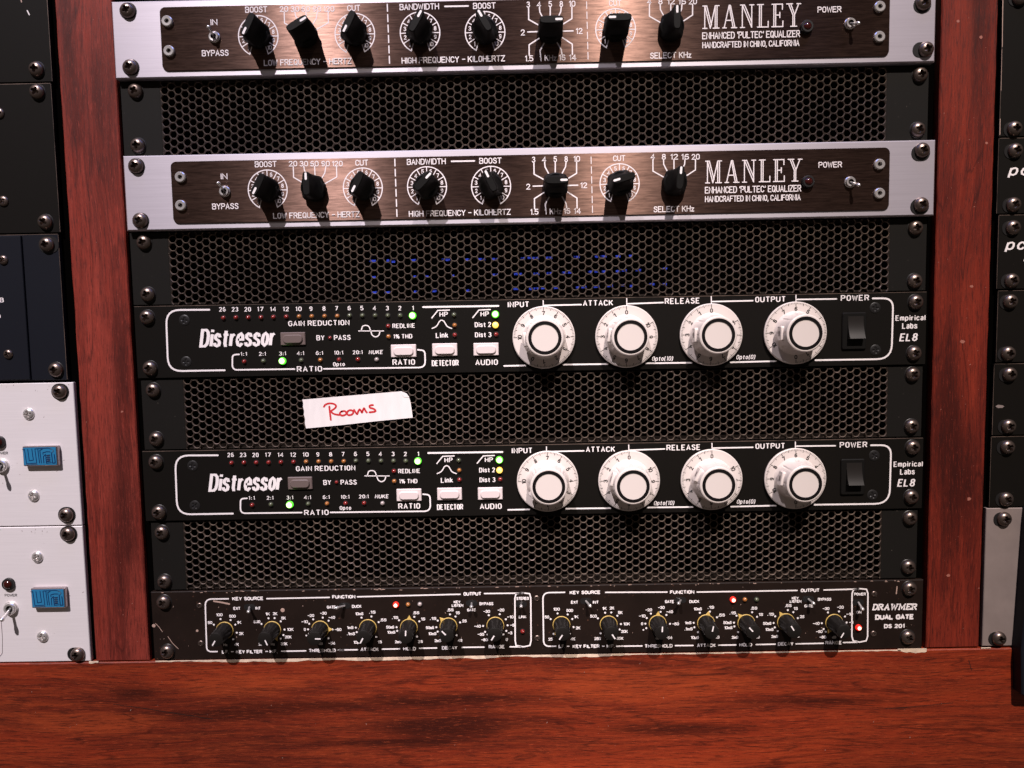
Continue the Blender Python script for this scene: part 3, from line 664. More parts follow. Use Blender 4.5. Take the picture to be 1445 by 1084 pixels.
# blue indicators behind the second vent
ib = thing('indicator_board', 'rows of tiny blue lights glowing behind the second vent panel', 'indicator board', (240, 30, -175))
part('circuit_board', box(100, 370, 24, 26, -176, -134), 'dark', ib)
for row in ([(526, 368.5, 9), (548, 368, 5), (555, 369.5, 5), (584, 367.5, 8), (626, 366.5, 5), (632, 367, 6), (660, 366.5, 6), (680, 366, 10), (698, 366, 7), (738, 365, 6), (747, 364, 5), (756, 364.5, 9), (775, 364, 9), (814, 363, 8), (842, 362.5, 5), (852, 362, 8), (872, 362, 7), (890, 361.5, 5)],
            [(527, 391.5, 6), (586, 390.5, 5), (602, 390.5, 5), (639, 389.5, 4), (699, 388, 8), (728, 387, 5), (735, 387, 4), (757, 386.5, 8), (775, 386, 7), (796, 385, 6), (804, 385, 5), (833, 384, 6), (842, 383.5, 6), (852, 383.5, 6), (872, 383, 6), (881, 382, 7), (901, 381.5, 8), (938, 379.5, 7)],
            [(528, 413, 9), (547, 413, 9), (587, 412, 6), (613, 411, 6), (661, 410.5, 6), (728, 408, 7), (749, 408, 5), (757, 407.5, 8), (766, 407, 5), (785, 406.5, 7), (815, 406, 5), (824, 405.5, 7), (842, 405, 8), (861, 404, 8), (879, 403, 4), (891, 404, 4), (920, 401.5, 8), (938, 401.5, 6)]):
    for a, b, w_ in row:
        x, z = W(a, b, 8); h = w_*.43/2
        part('blue_indicator', box(-h, h, 0, 1, -.55, .75), 'on_blue', ib, (x, 8, z))
# tape
TP = [W(a, b, .9) for a, b in ((426.6, 564), (428, 569), (427.6, 574), (429.3, 580), (428.8, 585), (430.6, 591), (430.2, 597), (432, 604.7), (480, 600.2), (530, 594.6), (582.6, 589.5), (579.5, 568), (577.2, 560), (574, 555.5), (566.5, 552.2))]
tc = TP[7]; tape = thing('tape_label', 'white masking tape strip with red handwriting stuck on the third vent panel', 'tape label', (tc[0], .9, tc[1]))
part('tape_strip', prism([(a-tc[0], b-tc[1]) for a, b in TP], -.18, .0), 'paper', tape, (tc[0], .9, tc[1]))
fold = [(a-tc[0], b-tc[1]) for a, b in (W(566.5, 552.4, .6), W(566.8, 556, .6), W(570, 560.6, .6), W(577, 560.8, .6), W(574, 555.7, .6))]
part('folded_corner', prism(fold, -.14, .0), 'paper', tape, (tc[0], .68, tc[1]))
def rm(a, b): x, z = W(400+a/6.57, 540+b/6.57, .7); return x-tc[0], z-tc[1]
RS = [[(375, 224), (385, 206), (415, 193), (450, 192), (483, 205), (490, 224), (470, 245), (438, 264), (455, 285), (480, 295), (512, 300), (530, 298)], [(425, 222), (430, 270), (439, 345)],
      [(540, 266), (524, 278), (522, 296), (540, 307), (566, 303), (584, 290), (580, 270), (562, 262), (541, 268)], [(600, 262), (588, 278), (592, 297), (612, 304), (640, 294), (650, 274), (640, 258), (618, 254), (600, 262)],
      [(655, 252), (668, 275), (684, 297), (692, 268), (708, 240), (728, 285), (736, 255), (748, 232), (760, 262), (772, 276)], [(830, 208), (806, 208), (795, 222), (806, 236), (832, 240), (855, 256), (852, 268), (825, 272), (798, 275)]]
def smooth(P, it=2):
    for _ in range(it):
        Q = [P[0]]
        for a, b in zip(P, P[1:]): Q += [(a[0]*.75+b[0]*.25, a[1]*.75+b[1]*.25), (a[0]*.25+b[0]*.75, a[1]*.25+b[1]*.75)]
        P = Q+[P[-1]]
    return P
part('handwriting', ribbons([smooth([rm(*p) for p in q]) for q in RS], 1.12), 'red_ink', tape, (tc[0], .66, tc[1]))

# ------------------------------------------------------------------ compressor (black, white knobs)
def wk_body():
    def rf(a, y):
        if y > -3.2 or y < -17.4: return 1
        k = abs(math.sin(a*4)); return 1-.035*max(0, 1-k*4.5)
    prof = [(0, -18.05), (7.9, -18.05), (8.0, -18.2), (9.4, -18.25), (10.4, -18.2), (11.0, -17.8), (11.15, -17.0), (11.5, -11), (12.2, -4.2), (12.9, -3.0), (13.3, -2.45), (18.4, -2.45), (18.85, -2.1), (18.9, -1.2), (18.2, -.6)]
    return lathe(prof, 96, rf)
def wk_scale():
    out = []
    for k in range(101):
        a = math.radians(-2.98*k); kind = 0 if k % 10 == 0 else 1 if k % 5 == 0 else 2
        r0 = (16.1, 16.7, 17.3)[kind]; w_ = (.38, .34, .2)[kind]
        out.append(ribbon([(r0*math.sin(a), r0*math.cos(a)), (18.35, 0) if False else (18.3*math.sin(a), 18.3*math.cos(a))], w_, 0, caps=False))
    for n in range(11):
        a = -29.8*n; v = stroke_vf(str(n), 1.8 if n < 10 else 3.1, 2.6, .5, gap=1.4)
        v = shift(v, 0, 0, 14.55); out.append(rotz(v, a))
    return join(*out)
def white_knob(parent, px, py, y, val, boss):
    x, z = W(px, py, y-2); an = val*29.8
    k = part('knob', shared('white_knob', wk_body, 'wknob', 28), 'wknob', parent, (x, y, z), 0)
    sub('dial_scale', shared('dial_scale', wk_scale, 'ink'), 'ink', k, (0, -2.52, 0), an)
    sub('cap_ring', shared('cap_ring', lambda: ([(r*math.cos(2*PI*i/48), 0, r*math.sin(2*PI*i/48)) for r in (7.85, 9.75) for i in range(48)], [(i, 48+i, 48+(i+1) % 48, (i+1) % 48) for i in range(48)]), 'ink'), 'ink', k, (0, -18.36, 0))
    # boss with the grub screw on the flank, turned with the scale
    def boss_vf():
        b = prism(rrect(-3.1, 3.1, -4.4, 4.4, 1.2), -1.0, 1.5, .35)    # in (x, z), facing -y
        return b
    g = shared('grub_boss', boss_vf, 'wknob', 40); h = shared('grub_hole', lambda: prism(rrect(-1.0, 1.0, -1.7, 1.7, .95), -1.08, -.6), 'bbtn', 40)
    for me_, nm in ((g, 'grub_boss'), (h, 'grub_screw_hole')):
        o = bpy.data.objects.new(nm, me_); COL.objects.link(o); o.parent = k
        ba = math.radians(boss)
        # face outwards: local -y -> outward direction on the flank
        out = Vector((math.sin(ba), 0, math.cos(ba))); tan = Vector((math.cos(ba), 0, -math.sin(ba)))
        R3 = Matrix((Vector((0, -1, 0)), -out, tan)).transposed()
        o.matrix_local = Matrix.Translation((out*11.6+Vector((0, -10, 0)))*S) @ R3.to_4x4()
    return k
def button(parent, pa, pb, y, m):
    x0, z1 = W(pa[0], pa[1], y-1.2); x1, z0 = W(pb[0], pb[1], y-1.2); cx, cz = (x0+x1)/2, (z0+z1)/2; w_, h_ = (x1-x0)/2, (z1-z0)/2
    b = part('push_button', prism(rrect(-w_, w_, -h_, h_, .4, 2), -1.2, 0, .4), m, parent, (cx, y, cz))
    sub('button_cap', mesh('button_cap', prism(rrect(-w_*.79, w_*.79, -h_*.72, h_*.62, h_*.55, 5), -2.2, -1.1, .5), 30), m, b)
    return b
def compressor(mp, top, label, screws, flat, glints, extra):
    z1, z0 = top, top-44.0; y = 0.0
    u = thing('compressor', label, 'compressor', (241, 0, z0), 'black compressors with white knobs')
    part('front_panel', plate(.6, 481.4, y, 3, z0, z1, .3), 'black', u); chassis(u, 0, 481, z0, z1)
    part('rubbed_edge', box(1, 481, -.02, .5, z1-.34, z1+.02), 'edge', u)
    A = lambda a, b: mp(190+a/4.817, 410+b/4.817)
    B = lambda a, b: mp(450+a/4.817, 410+b/4.817)
    C = lambda a, b: mp(700+a/4.817, 405+b/4.817)
    D = lambda a, b: mp(960+a/4.014, 405+b/4.014)
    k = mp.k
    def tx(s, p, w_, h_, **kw): text(u, s, p[0], p[1], w_*k, h_, y, **kw)
    def sg(P, w_=2.2, **kw): seg(u, P, w_, y, **kw)
    L_ = [(596, 128, '26', 314.6, 448.8), (682, 128, '23', 332.4, 448.3), (768, 128, '20', 350, 448.2), (853, 127, '17', 367.8, 448), (940, 127, '14', 385.4, 447.6), (1027, 126, '12', 403.5, 447.2), (1113, 125, '10', 421.5, 446.8), (1198, 124, '9', 439.5, 446.6), (1287, 123, '8', 457.6, 446.4), (1372, 122, '7', 475.6, 446.2)]
    cols = ['red']*6+['amber']*4
    for (a, b, s, lx, ly), c in zip(L_, cols):
        tx(s, A(a, b), 9.6 if len(s) > 1 else 4.8, 6.4, bold=.2); q = mp(lx, ly); led(u, q[0], q[1], y, c)
    for a, s, lx in ((206, '6', 493), (292, '5', 511), (378, '4', 529), (465, '3', 547), (550, '2', 564.4), (637, '1', 582)):
        tx(s, B(a, 120), 4.8 if s != '1' else 3.4, 6.4, bold=.2); q = mp(lx, 445.5); led(u, q[0], q[1], y, 'green' if s != '1' else 'GREEN')
    tx('GAIN REDUCTION', mp(450, 456), 88, 7.6, bold=.2)
    tx('Distressor', mp(336, 476.5), 109, 26.5, bold=.175, shear=.16, gap=2.0)
    button(u, mp(395.3, 469.3), mp(431, 487), y, 'bbtn')
    tx('BY', mp(452.3, 476.8), 11.8, 7.4, bold=.2); q = mp(465.2, 476.9); led(u, *q, y, 'red', 1.1); tx('PASS', mp(483, 476.4), 24, 7.4, bold=.2)
    for px, py, s, w_ in ((343.6, 499.6, '1:1', 10), (370.2, 499.4, '2:1', 10.2), (398.6, 499, '3:1', 10.2), (424, 498.6, '4:1', 10.4), (450.7, 498.3, '6:1', 10.4), (477.5, 497.8, '10:1', 13.6), (504.6, 497.2, '20:1', 14.4)):
        tx(s, mp(px, py), w_, 5.6, bold=.2)
    tx('NUKE', mp(530.7, 497), 20.5, 5.8, bold=.2, shear=.18); tx('Opto', mp(478.3, 514.0), 17.3, 5.8, bold=.2)
    for px, py, c in ((344.2, 510.5, 'red'), (371, 509.6, 'green'), (398.2, 509.6, 'GREEN'), (424.6, 508.6, 'green'), (451.6, 508.2, 'amber'), (478.1, 507.8, 'red'), (504.8, 507.4, 'red'), (531.2, 507.6, 'pale')):
        q = mp(px, py); led(u, *q, y, c)
    tx('RATIO', mp(436.8, 520.7), 36.5, 8, bold=.2)
    sg([A(710, 434), A(665, 437), A(664, 540), A(1087, 534)], 2.1, rnd=3.2)
    sg([mp(456.8, 520.6), B(724, 523), B(720, 408), mp(589.5, 493.7)], 2.1, rnd=4)
    sg([A(508, 131), A(213, 133), A(228, 549), A(612, 542)], 2.5, rnd=8.5)
    # sine icon and words
    sg([B(270, 275), B(440, 275)], 1.3); sg([B(288, 273), B(296, 242), B(318, 236), B(340, 242), B(352, 275), B(362, 305), B(385, 318), B(408, 306), B(416, 277)], 1.5, rnd=1)
    tx('REDLINE', mp(569.8, 459.8), 32.6, 6.4, bold=.2); tx('1% THD', mp(568.2, 474.7), 27.6, 6.4, bold=.2)
    q = mp(547.6, 460.4); led(u, *q, y, 'red'); q = mp(548, 475.2); led(u, *q, y, 'amber')
    button(u, mp(551.3, 486.6), mp(587.4, 504), y, 'wbtn'); tx('RATIO', mp(569.8, 511.1), 32.5, 8.2, bold=.2)
    sg([B(708, 113), B(1220, 105)], 2.6)
    sg([B(768, 187), B(808, 136), B(887, 133)], 1.6); tx('HP', B(848, 162), 12, 7, bold=.2)
    sg([B(770, 258), B(800, 245), B(820, 208), B(835, 200), B(850, 208), B(872, 247), B(902, 258)], 1.5, rnd=1.5)
    tx('Link', B(837, 304), 18, 7.6, bold=.2)
    for a, b, c in ((918, 166, 'green'), (922, 237, 'amber'), (923, 303, 'red')): q = B(a, b); led(u, *q, y, c)
    button(u, B(769, 361), B(941, 445), y, 'wbtn'); tx('DETECTOR', B(859, 493), 38.8, 8.4, bold=.2)
    sg([B(1046, 185), B(1088, 133), B(1165, 130)], 1.6); tx('HP', B(1127, 160), 12, 7, bold=.2)
    tx('Dist 2', B(1115, 232), 23.6, 7, bold=.2); tx('Dist 3', B(1117, 301), 23.6, 7, bold=.2)
    for a, b, c in ((1199, 162, 'GREEN'), (1200, 235, 'AMBER'), (1205, 300, 'red')): q = B(a, b); led(u, *q, y, c)
    button(u, B(1050, 358), B(1222, 442), y, 'wbtn'); tx('AUDIO', B(1140, 488), 32.4, 8.2, bold=.2)
    tx('INPUT', C(151, 119), 31, 8, bold=.2); sg([C(320, 90), C(321, 140)], 1.4, caps=False, name='index_line'); sg([C(328, 126), C(578, 120)], 2)
    tx('ATTACK', C(693, 109), 43, 8, bold=.2); sg([C(888, 76), C(889, 132)], 1.4, caps=False, name='index_line'); sg([C(895, 115), C(1135, 106)], 2)
    tx('RELEASE', C(1266, 95), 50, 8.3, bold=.2); sg([D(175, 52), D(176, 102)], 1.4, caps=False, name='index_line'); sg([D(182, 83), D(410, 78)], 2)
    tx('OUTPUT', D(510, 70), 43.6, 8, bold=.2); sg([D(655, 44), D(655, 90)], 1.4, caps=False, name='index_line'); sg([D(662, 71), D(884, 68)], 2)
    tx('POWER', D(989, 62), 40.2, 8.2, bold=.2)
    sg([D(1090, 65), D(1206, 64), D(1196, 408), D(765, 415)], 2.4, rnd=9)
    sg([C(55, 537), C(200, 534)], 2.2); sg([C(455, 528), C(760, 524)], 2.2); sg([C(1018, 519), C(1330, 515)], 2.2); sg([D(285, 427), D(543, 420)], 2.2)
    tx('Opto(10)', C(1132, 487), 30, 6.4, bold=.16, shear=.18); tx('Opto(0)', D(371, 397), 27, 6.4, bold=.16, shear=.18)
    tx('Empirical', D(1303, 175), 42.4, 7.8, bold=.2); tx('Labs', D(1299, 220), 21.6, 8.4, bold=.2); tx('EL8', D(1294, 285), 25.4, 11.2, bold=.2, shear=.18)
    for (px, py), v, bs in extra: white_knob(u, px, py, y, v, bs)
    # rocker
    x0, z1_ = W(*D(915, 146), y); x1, z0_ = W(*D(1048, 353), y)
    rk = part('power_switch', prism(rrect(0, x1-x0, 0, z1_-z0_, 1), -1.3, .1, .5), 'knob', u, (x0, y, z0_))
    w_ = x1-x0; h_ = z1_-z0_
    V = []; F = []; n = 8
    for i in range(n+1):
        t = i/n; zz = h_*.30+t*h_*.60; yy = -1.4-3.6*(1-t)**2.1
        for xx in (w_*.22, w_*.86): V.append((xx, yy, zz))
    for i in range(n): F.append((2*i, 2*i+1, 2*i+3, 2*i+2))
    nb = len(V); V += [(w_*.22, -1.2, h_*.28), (w_*.86, -1.2, h_*.28)]; F.append((nb, nb+1, 1, 0))
    F.append(tuple([nb]+[2*i for i in range(n+1)])); F.append(tuple([2*i+1 for i in range(n, -1, -1)]+[nb+1]))
    sub('rocker', mesh('rocker', (V, F), 40), 'rocker', rk)
    for a, b in flat: small_screw(u, a, b, y, 3.3, 'washer_slot', .45)
    for a, b in screws: rack_screw(u, a, b, y)
    return u
class Map:
    def __init__(s, ref, dst):
        # least-squares affine in px between two identical panels
        (ax, ay), (bx, by), (cx, cy) = ref; (a2x, a2y), (b2x, b2y), (c2x, c2y) = dst
        m = Matrix(((ax, ay, 1), (bx, by, 1), (cx, cy, 1))).inverted()
        s.r0 = m @ Vector((a2x, b2x, c2x)); s.r1 = m @ Vector((a2y, b2y, c2y)); s.k = (b2x-a2x)/(bx-ax)
    def __call__(s, x, y): v = Vector((x, y, 1)); return v.dot(s.r0), v.dot(s.r1)
ident = Map(((0, 0), (100, 0), (0, 100)), ((0, 0), (100, 0), (0, 100)))
compressor(ident, -178.0, 'upper black compressor with four white knobs, above the vent with the Rooms tape',
           ((206.6, 448), (210.8, 520), (1293.3, 426.2), (1290.9, 498.6)), ((260.2, 452), (262.7, 510.7), (1234.8, 434.4), (1235.3, 494)), (),
           (((767.4, 476.3), 7, -95), ((884.2, 475.0), 0, -85), ((1003.6, 472.5), 0, -90), ((1122.4, 470), 6, -90)))
MP2 = Map(((313.7, 436.6), (1225, 420.4), (317, 522.5)), ((325.3, 642), (1204+20.5*.0, 627.6), (328.6, 724.8)))
MP2 = Map(((313.7, 436.6), (1206.4, 420.4), (317, 522.5)), ((325.3, 642), (1204.3, 627.6), (328.6, 724.8)))
compressor(MP2, -267.0, 'lower black compressor with four white knobs, below the vent with the Rooms tape',
           ((219, 652.6), (223.3, 723.8), (1289, 632), (1286.9, 702)), ((271.9, 657.3), (275, 713.7), (1233.5, 643), (1231, 698.5)), (),
           (((772.8, 679.3), 7, -135), ((887.8, 678.6), 0, -75), ((1004.2, 677), 0, -65), ((1122.3, 675.6), 6, -80)))

# ------------------------------------------------------------------ dual gate
gate = thing('noise_gate', 'worn brown-black two-channel gate with many small black knobs resting on the wooden beam', 'noise gate', (241, 0, -400))
part('front_panel', plate(1.2, 483.4, 0, 3, -400.0, -356.0, .35), 'gate', gate); chassis(gate, 0, 483, -400, -356)
def gknob_vf():
    def rf(a, y): return 1-.03*(math.sin(a*9)**2 if -14.3 < y < -1.5 else 0)
    return lathe([(0, -14.6), (3.8, -14.6), (4.3, -14.35), (4.5, -13.8), (4.7, -8), (5.1, -1.0), (5.2, -.6)], 54, rf)
def gskirt():
    pol = arc(0, 0, 5.5, 15, 345, 40)[::-1]+[(0, 7.9)]
    return prism(pol, -.45, .0, .1)
def gate_knob(px, py, ang):
    x, z = W(px, py, 0)
    k = part('knob', shared('gate_knob', gknob_vf, 'gknob', 40), 'gknob', gate, (x, 0, z), ang)
    sub('pointer_skirt', shared('pointer_skirt', gskirt, 'yellow'), 'yellow', k)
    sub('pointer_mark', shared('gate_mark', lambda: ribbon([(0, .6), (0, 4.0)], .75, caps=False), 'white'), 'white', k, (0, -14.66, 0))
def scale(px, py, items, unit=None):
    x, z = W(px, py, 0); out = []
    for ang, s in items:
        a = math.radians(ang); R = 7.7
        if s is not None and abs(ang) < 146: out.append(shift(disc(.62, 0, 10), R*math.sin(a), 0, R*math.cos(a)))
        if s:
            ww = {1: 1.3, 2: 2.9, 3: 4.2, 4: 5.2}[min(4, len(s))]; rx = 8.9+ww/2*abs(math.sin(a)); rz = 10.6
            lx, lz = rx*math.sin(a)*1.02, rz*math.cos(a)
            if abs(ang) > 135: lx, lz = 7.0*(1 if ang > 0 else -1), -9.2
            out.append(shift(stroke_vf(s, ww, 1.9, .4, gap=1.1), lx, 0, lz))
    if unit: out.append(shift(stroke_vf(unit, 2.6, 1.6, .36), 0, 0, -9.3))
    part('scale_marks', join(*[shift(v, 0, -.012*i, 0) for i, v in enumerate(out)]), 'white', gate, (x, -.06, z))
K1 = [(317.3, 889.5), (384.4, 888.6), (452, 887.9), (519.4, 886), (577, 885.4), (633, 883.7), (699, 882.5)]
K2 = [(792.3, 881.6), (858.8, 880.8), (928, 879.9), (996.2, 879.2), (1053, 879), (1109, 877.7), (1177, 878.6)]
A1 = [-149, 158, 92, -151, 4, -43, -148]; A2 = [-146, 147, 3, 13, -41, -32, -150]
SCL = [([(-139, '25'), (-61, '50'), (-18, '100'), (31, '500'), (62, '1K'), (102, '2K'), (139, '4K')], 'Hz'),
       ([(-139, '250'), (-60, '500'), (-16, '1K'), (13, '2K'), (46, '5K'), (90, '10K'), (117, '20K'), (139, '35K')], 'Hz'),
       ([(-112, '+'), (-90, '0'), (-62, '-10'), (-33, '-20'), (14, '-30'), (45, '-40'), (92, '-50'), (140, '-54')], 'dB'),
       ([(-139, '10uS'), (-110, '.1mS'), (-88, '1mS'), (-30, '10mS'), (18, '.1S'), (62, '.5S'), (140, '1S')], None),
       ([(-139, '2mS'), (-106, '10mS'), (-88, '50mS'), (-52, '.1S'), (28, '.5S'), (60, '1S'), (140, '2S')], None),
       ([(-139, '2mS'), (-116, '10mS'), (-94, '50mS'), (-61, '.1S'), (8, '.5S'), (36, '1S'), (72, '2S'), (140, '4S')], None),
       ([(-139, '-80'), (-122, '-60'), (-92, '-40'), (-31, '-30'), (22, '-20'), (60, '-10'), (90, '-6'), (118, '-3'), (140, '0')], 'dB')]
G['+'] = [[(.4, 3), (3.6, 3)], [(2, 4.6), (2, 1.4)]]
for KK, AA in ((K1, A1), (K2, A2)):
    for (px, py), a, (it, un) in zip(KK, AA, SCL): gate_knob(px, py, a); scale(px, py, it, un)
def gt(s, px, py, w_, h_=5.4, lw=.58): 
    c = W(px, py, 0); part('lettering', stroke_vf(s, w_*.428, h_*.428, lw, space=3.2, caps=False), 'white', gate, (c[0], -.06, c[1]))
def gl(P, w_=2.0, **k): seg(gate, P, w_, 0, **k)
Z1 = lambda a, b: (205+a/5.16, 815+b/5.16); Z2 = lambda a, b: (465+a/4.817, 815+b/4.817); Z3 = lambda a, b: (745+a/4.817, 815+b/4.817); Z4 = lambda a, b: (1025+a/4.817, 815+b/4.817)
# channel 1
gl([Z1(605, 155), Z1(436, 157), Z1(448, 541), Z1(524, 539)], rnd=4.2)
gt('KEY SOURCE', *Z1(747, 153), 46); gl([Z1(885, 154), Z1(1340, 145)]); gt('FUNCTION', *Z2(97, 131), 34); gl([Z2(190, 131), Z2(888, 114)]); gt('OUTPUT', *Z2(971, 111), 26.5)
gl([Z2(1053, 109), Z2(1320, 106)])
gl([Z2(1312, 104), Z2(1360, 110), Z2(1368, 140), Z2(1370, 430), Z2(1362, 462), Z2(1318, 471), Z2(1268, 462), Z2(1262, 430), Z2(1260, 140), Z2(1268, 110)], closed=True)
gl([Z2(1225, 471), Z2(1300, 471)]); gt('RANGE', *Z2(1136, 471), 23.6); gl([Z2(902, 475), Z2(1050, 473)]); gt('DECAY', *Z2(817, 478), 23); gl([Z2(612, 481), Z2(728, 479)])
gt('HOLD', *Z2(544, 484), 19); gl([Z2(357, 487), Z2(476, 485)]); gt('ATTACK', *Z2(273, 488), 27); gl([Z2(60, 493), Z2(190, 491)]); gt('THRESHOLD', *Z1(1289, 531), 40)
gl([Z1(1408, 529), Z1(1446, 528)]); gl([Z1(992, 537), Z1(1168, 534)]); gt('L.F.', *Z1(584, 541), 10.5); gt('_', *Z1(634, 540), 5.5, lw=.6); gt('KEY FILTER', *Z1(757, 540), 39); gt('_', *Z1(884, 538), 5.5, lw=.6); gt('H.F.', *Z1(935, 538), 12)
gt('EXT', 334.4, 858.6, 10.5, 4.6, .46); gt('INT', 364, 858.3, 8, 4.6, .46); gt('GATE', 467.6, 856.8, 13.5, 4.6, .46); gt('DUCK', 503.4, 855.7, 14, 4.6, .46)
gt('KEY', 645, 849.5, 10, 4.4, .46); gt('LISTEN', 645.6, 854.4, 17, 4.4, .46); gt('BYPASS', 686.3, 852, 20.5, 4.6, .46); gt('GATE', 665.3, 860.8, 13, 4.4, .46); gt('STEREO', 737.4, 844.5, 18.5, 4.6, .46); gt('LINK', 737.4, 870.4, 11, 4.6, .46)
for p, t in (((351.5, 857.5), (349.8, 864.5)), ((486, 855.5), (474, 859)), ((665.5, 852), (665, 857.5)), ((735.5, 853.5), (735.5, 857))): toggle(gate, *p, 0, t, slot=True, lr=.95, L=6)
# channel 2
gl([Z3(250, 101), Z3(101, 103), Z3(107, 468), Z3(188, 467)], rnd=4.2)
gt('KEY SOURCE', *Z3(388, 101), 45); gl([Z3(528, 101), Z3(945, 99)]); gt('FUNCTION', *Z3(1048, 99), 35.5); gl([Z3(1150, 99), Z4(480, 88)]); gt('OUTPUT', *Z4(569, 87), 27.5); gl([Z4(663, 85), Z4(900, 78)])
gl([Z4(908, 76), Z4(952, 80), Z4(962, 108), Z4(960, 400), Z4(950, 430), Z4(905, 439), Z4(862, 430), Z4(853, 400), Z4(854, 110), Z4(864, 82)], closed=True)
gl([Z4(795, 442), Z4(890, 440)]); gt('RANGE', *Z4(728, 443), 24); gl([Z4(473, 451), Z4(658, 447)]); gt('DECAY', *Z4(403, 451), 23); gl([Z4(202, 456), Z4(332, 453)]); gt('HOLD', *Z4(131, 457), 19); gl([Z3(1297, 460), Z4(66, 458)])
gt('ATTACK', *Z3(1212, 461), 27.5); gl([Z3(1002, 463), Z3(1122, 462)]); gt('THRESHOLD', *Z3(888, 465), 41); gl([Z3(603, 467), Z3(775, 465)])
gt('L.F.', *Z3(230, 467), 9.5); gt('_', *Z3(273, 467), 5, lw=.6); gt('KEY FILTER', *Z3(395, 467), 39.5); gt('_', *Z3(512, 467), 5, lw=.6); gt('H.F.', *Z3(562, 466), 12)
gt('EXT', *Z3(317, 168), 10.5, 4.6, .46); gt('INT', *Z3(460, 168), 9, 4.6, .46); gt('GATE', *Z3(962, 164), 13.5, 4.6, .46); gt('DUCK', *Z3(1131, 163), 14.5, 4.6, .46)
gt('KEY', *Z4(468, 140), 10, 4.4, .46); gt('LISTEN', *Z4(470, 162), 17, 4.4, .46); gt('BYPASS', *Z4(667, 148), 19.5, 4.6, .46); gt('GATE', *Z4(560, 193), 13, 4.4, .46); gt('POWER', *Z4(908, 113), 17, 4.4, .46); gt('ON', *Z4(900, 236), 7.5, 4.4, .46)
for p, t in ((Z3(395, 163), Z3(425, 200)), (Z3(1040, 158), Z3(1026, 182)), (Z4(560, 150), Z4(598, 182)), (Z4(900, 172), Z4(932, 222))): toggle(gate, *p, 0, t, slot=True, lr=.95, L=6)
for (a, b), c in ((Z2(450, 188), 'RED'), (Z2(533, 187), 'amber'), (Z2(613, 185), 'pale'), (Z2(1312, 370), 'red'), (Z4(47, 153), 'RED'), (Z4(128, 153), 'amber'), (Z4(208, 153), 'green'), (Z4(901, 343), 'RED')):
    led(gate, a, b, 0, c, 1.4)
for a, b in (Z1(395, 205), Z1(405, 480), Z2(1408, 142), Z2(1412, 412), Z4(1005, 112), Z4(1000, 382)): small_screw(gate, a, b, 0, 1.9, 'steel', .7)
for a, b in (Z1(130, 185), Z1(155, 545), Z4(1250, 80), Z4(1238, 410)): rack_screw(gate, a, b, 0)
SL = {'D': [[(.6, 0), (.6, 6), (2.6, 6), (3.9, 5), (4.2, 3), (3.8, 1), (2.6, 0), (.6, 0)], [(-.3, 0), (1.6, 0)], [(-.3, 6), (1.6, 6)]],
      'R': [[(.6, 0), (.6, 6), (2.8, 6), (3.8, 5.4), (3.8, 3.8), (2.8, 3.1), (.6, 3.1)], [(2.2, 3.1), (4, 0), (4.9, 0)], [(-.3, 0), (1.7, 0)], [(-.3, 6), (1.6, 6)]],
      'A': [[(.6, 0), (2.4, 6), (4.2, 0)], [(1.2, 2), (3.6, 2)], [(-.3, 0), (1.5, 0)], [(3.3, 0), (5.1, 0)]],
      'W': [[(.4, 6), (1.5, 0), (3, 5), (4.4, 0), (5.6, 6)], [(-.5, 6), (1.5, 6)], [(4.6, 6), (6.5, 6)]],
      'M': [[(.6, 0), (.9, 6), (3, 1), (5.1, 6), (5.4, 0)], [(-.3, 0), (1.6, 0)], [(4.4, 0), (6.3, 0)], [(-.1, 6), (1, 6)], [(5, 6), (6.1, 6)]],
      'E': [[(4.1, 4.4), (4.1, 6), (.6, 6), (.6, 0), (4.3, 0), (4.3, 1.6)], [(.6, 3.1), (3, 3.1)], [(-.3, 0), (1, 0)], [(-.3, 6), (1, 6)]]}
c = W(*Z4(1145, 199), 0); part('lettering', stroke_vf('DRAWMER', 66*.43, 9.6*.43, .86, table=SL, shear=.2, gap=.5, caps=False), 'white', gate, (c[0], -.06, c[1]), label='slanted slab-serif maker name')
gt('DUAL GATE', *Z4(1143, 268), 56.5, 8, .95); gt('DS 201', *Z4(1141, 330), 30, 6.4, .72)
# wear
for P, w_ in (([Z1(500, 172), Z1(560, 182), Z1(612, 193)], 2.4), ([Z1(75, 335), Z1(100, 360), Z1(125, 395)], .8), ([Z1(165, 430), Z1(200, 480), Z1(240, 518)], .9), ([Z4(1160, 62), Z4(1155, 110)], 1.6)):
    seg(gate, P, w_, 0, m='scratch', name='scratch')
for a, b, r in ((Z1(1000, 238)+(1.3,)), (Z1(378, 388)+(.8,)), (Z1(62, 352)+(1.1,))):
    x, z = W(a, b, 0); part('paint_chip', lathe([(0, -.1), (r, -.05), (r*1.05, .05)], 9), 'scratch', gate, (x, 0, z))
rr = random.Random(5); fl = []
for k in range(70): fl.append(fleck(rr.uniform(3, 481), -356.2-abs(rr.gauss(0, .35)), rr.uniform(.12, .3), 0, rr.uniform(1, 6)))
for k in range(70): fl.append(fleck(rr.uniform(3, 481), rr.uniform(-399, -357), rr.uniform(.08, .2), rr.uniform(0, 180), rr.uniform(1, 3)))
o = part('worn_specks', join(*[shift(v, 0, -.001*i, 0) for i, v in enumerate(fl)]), 'scratch', gate, (0, -.03, 0)); o['kind'] = 'stuff'

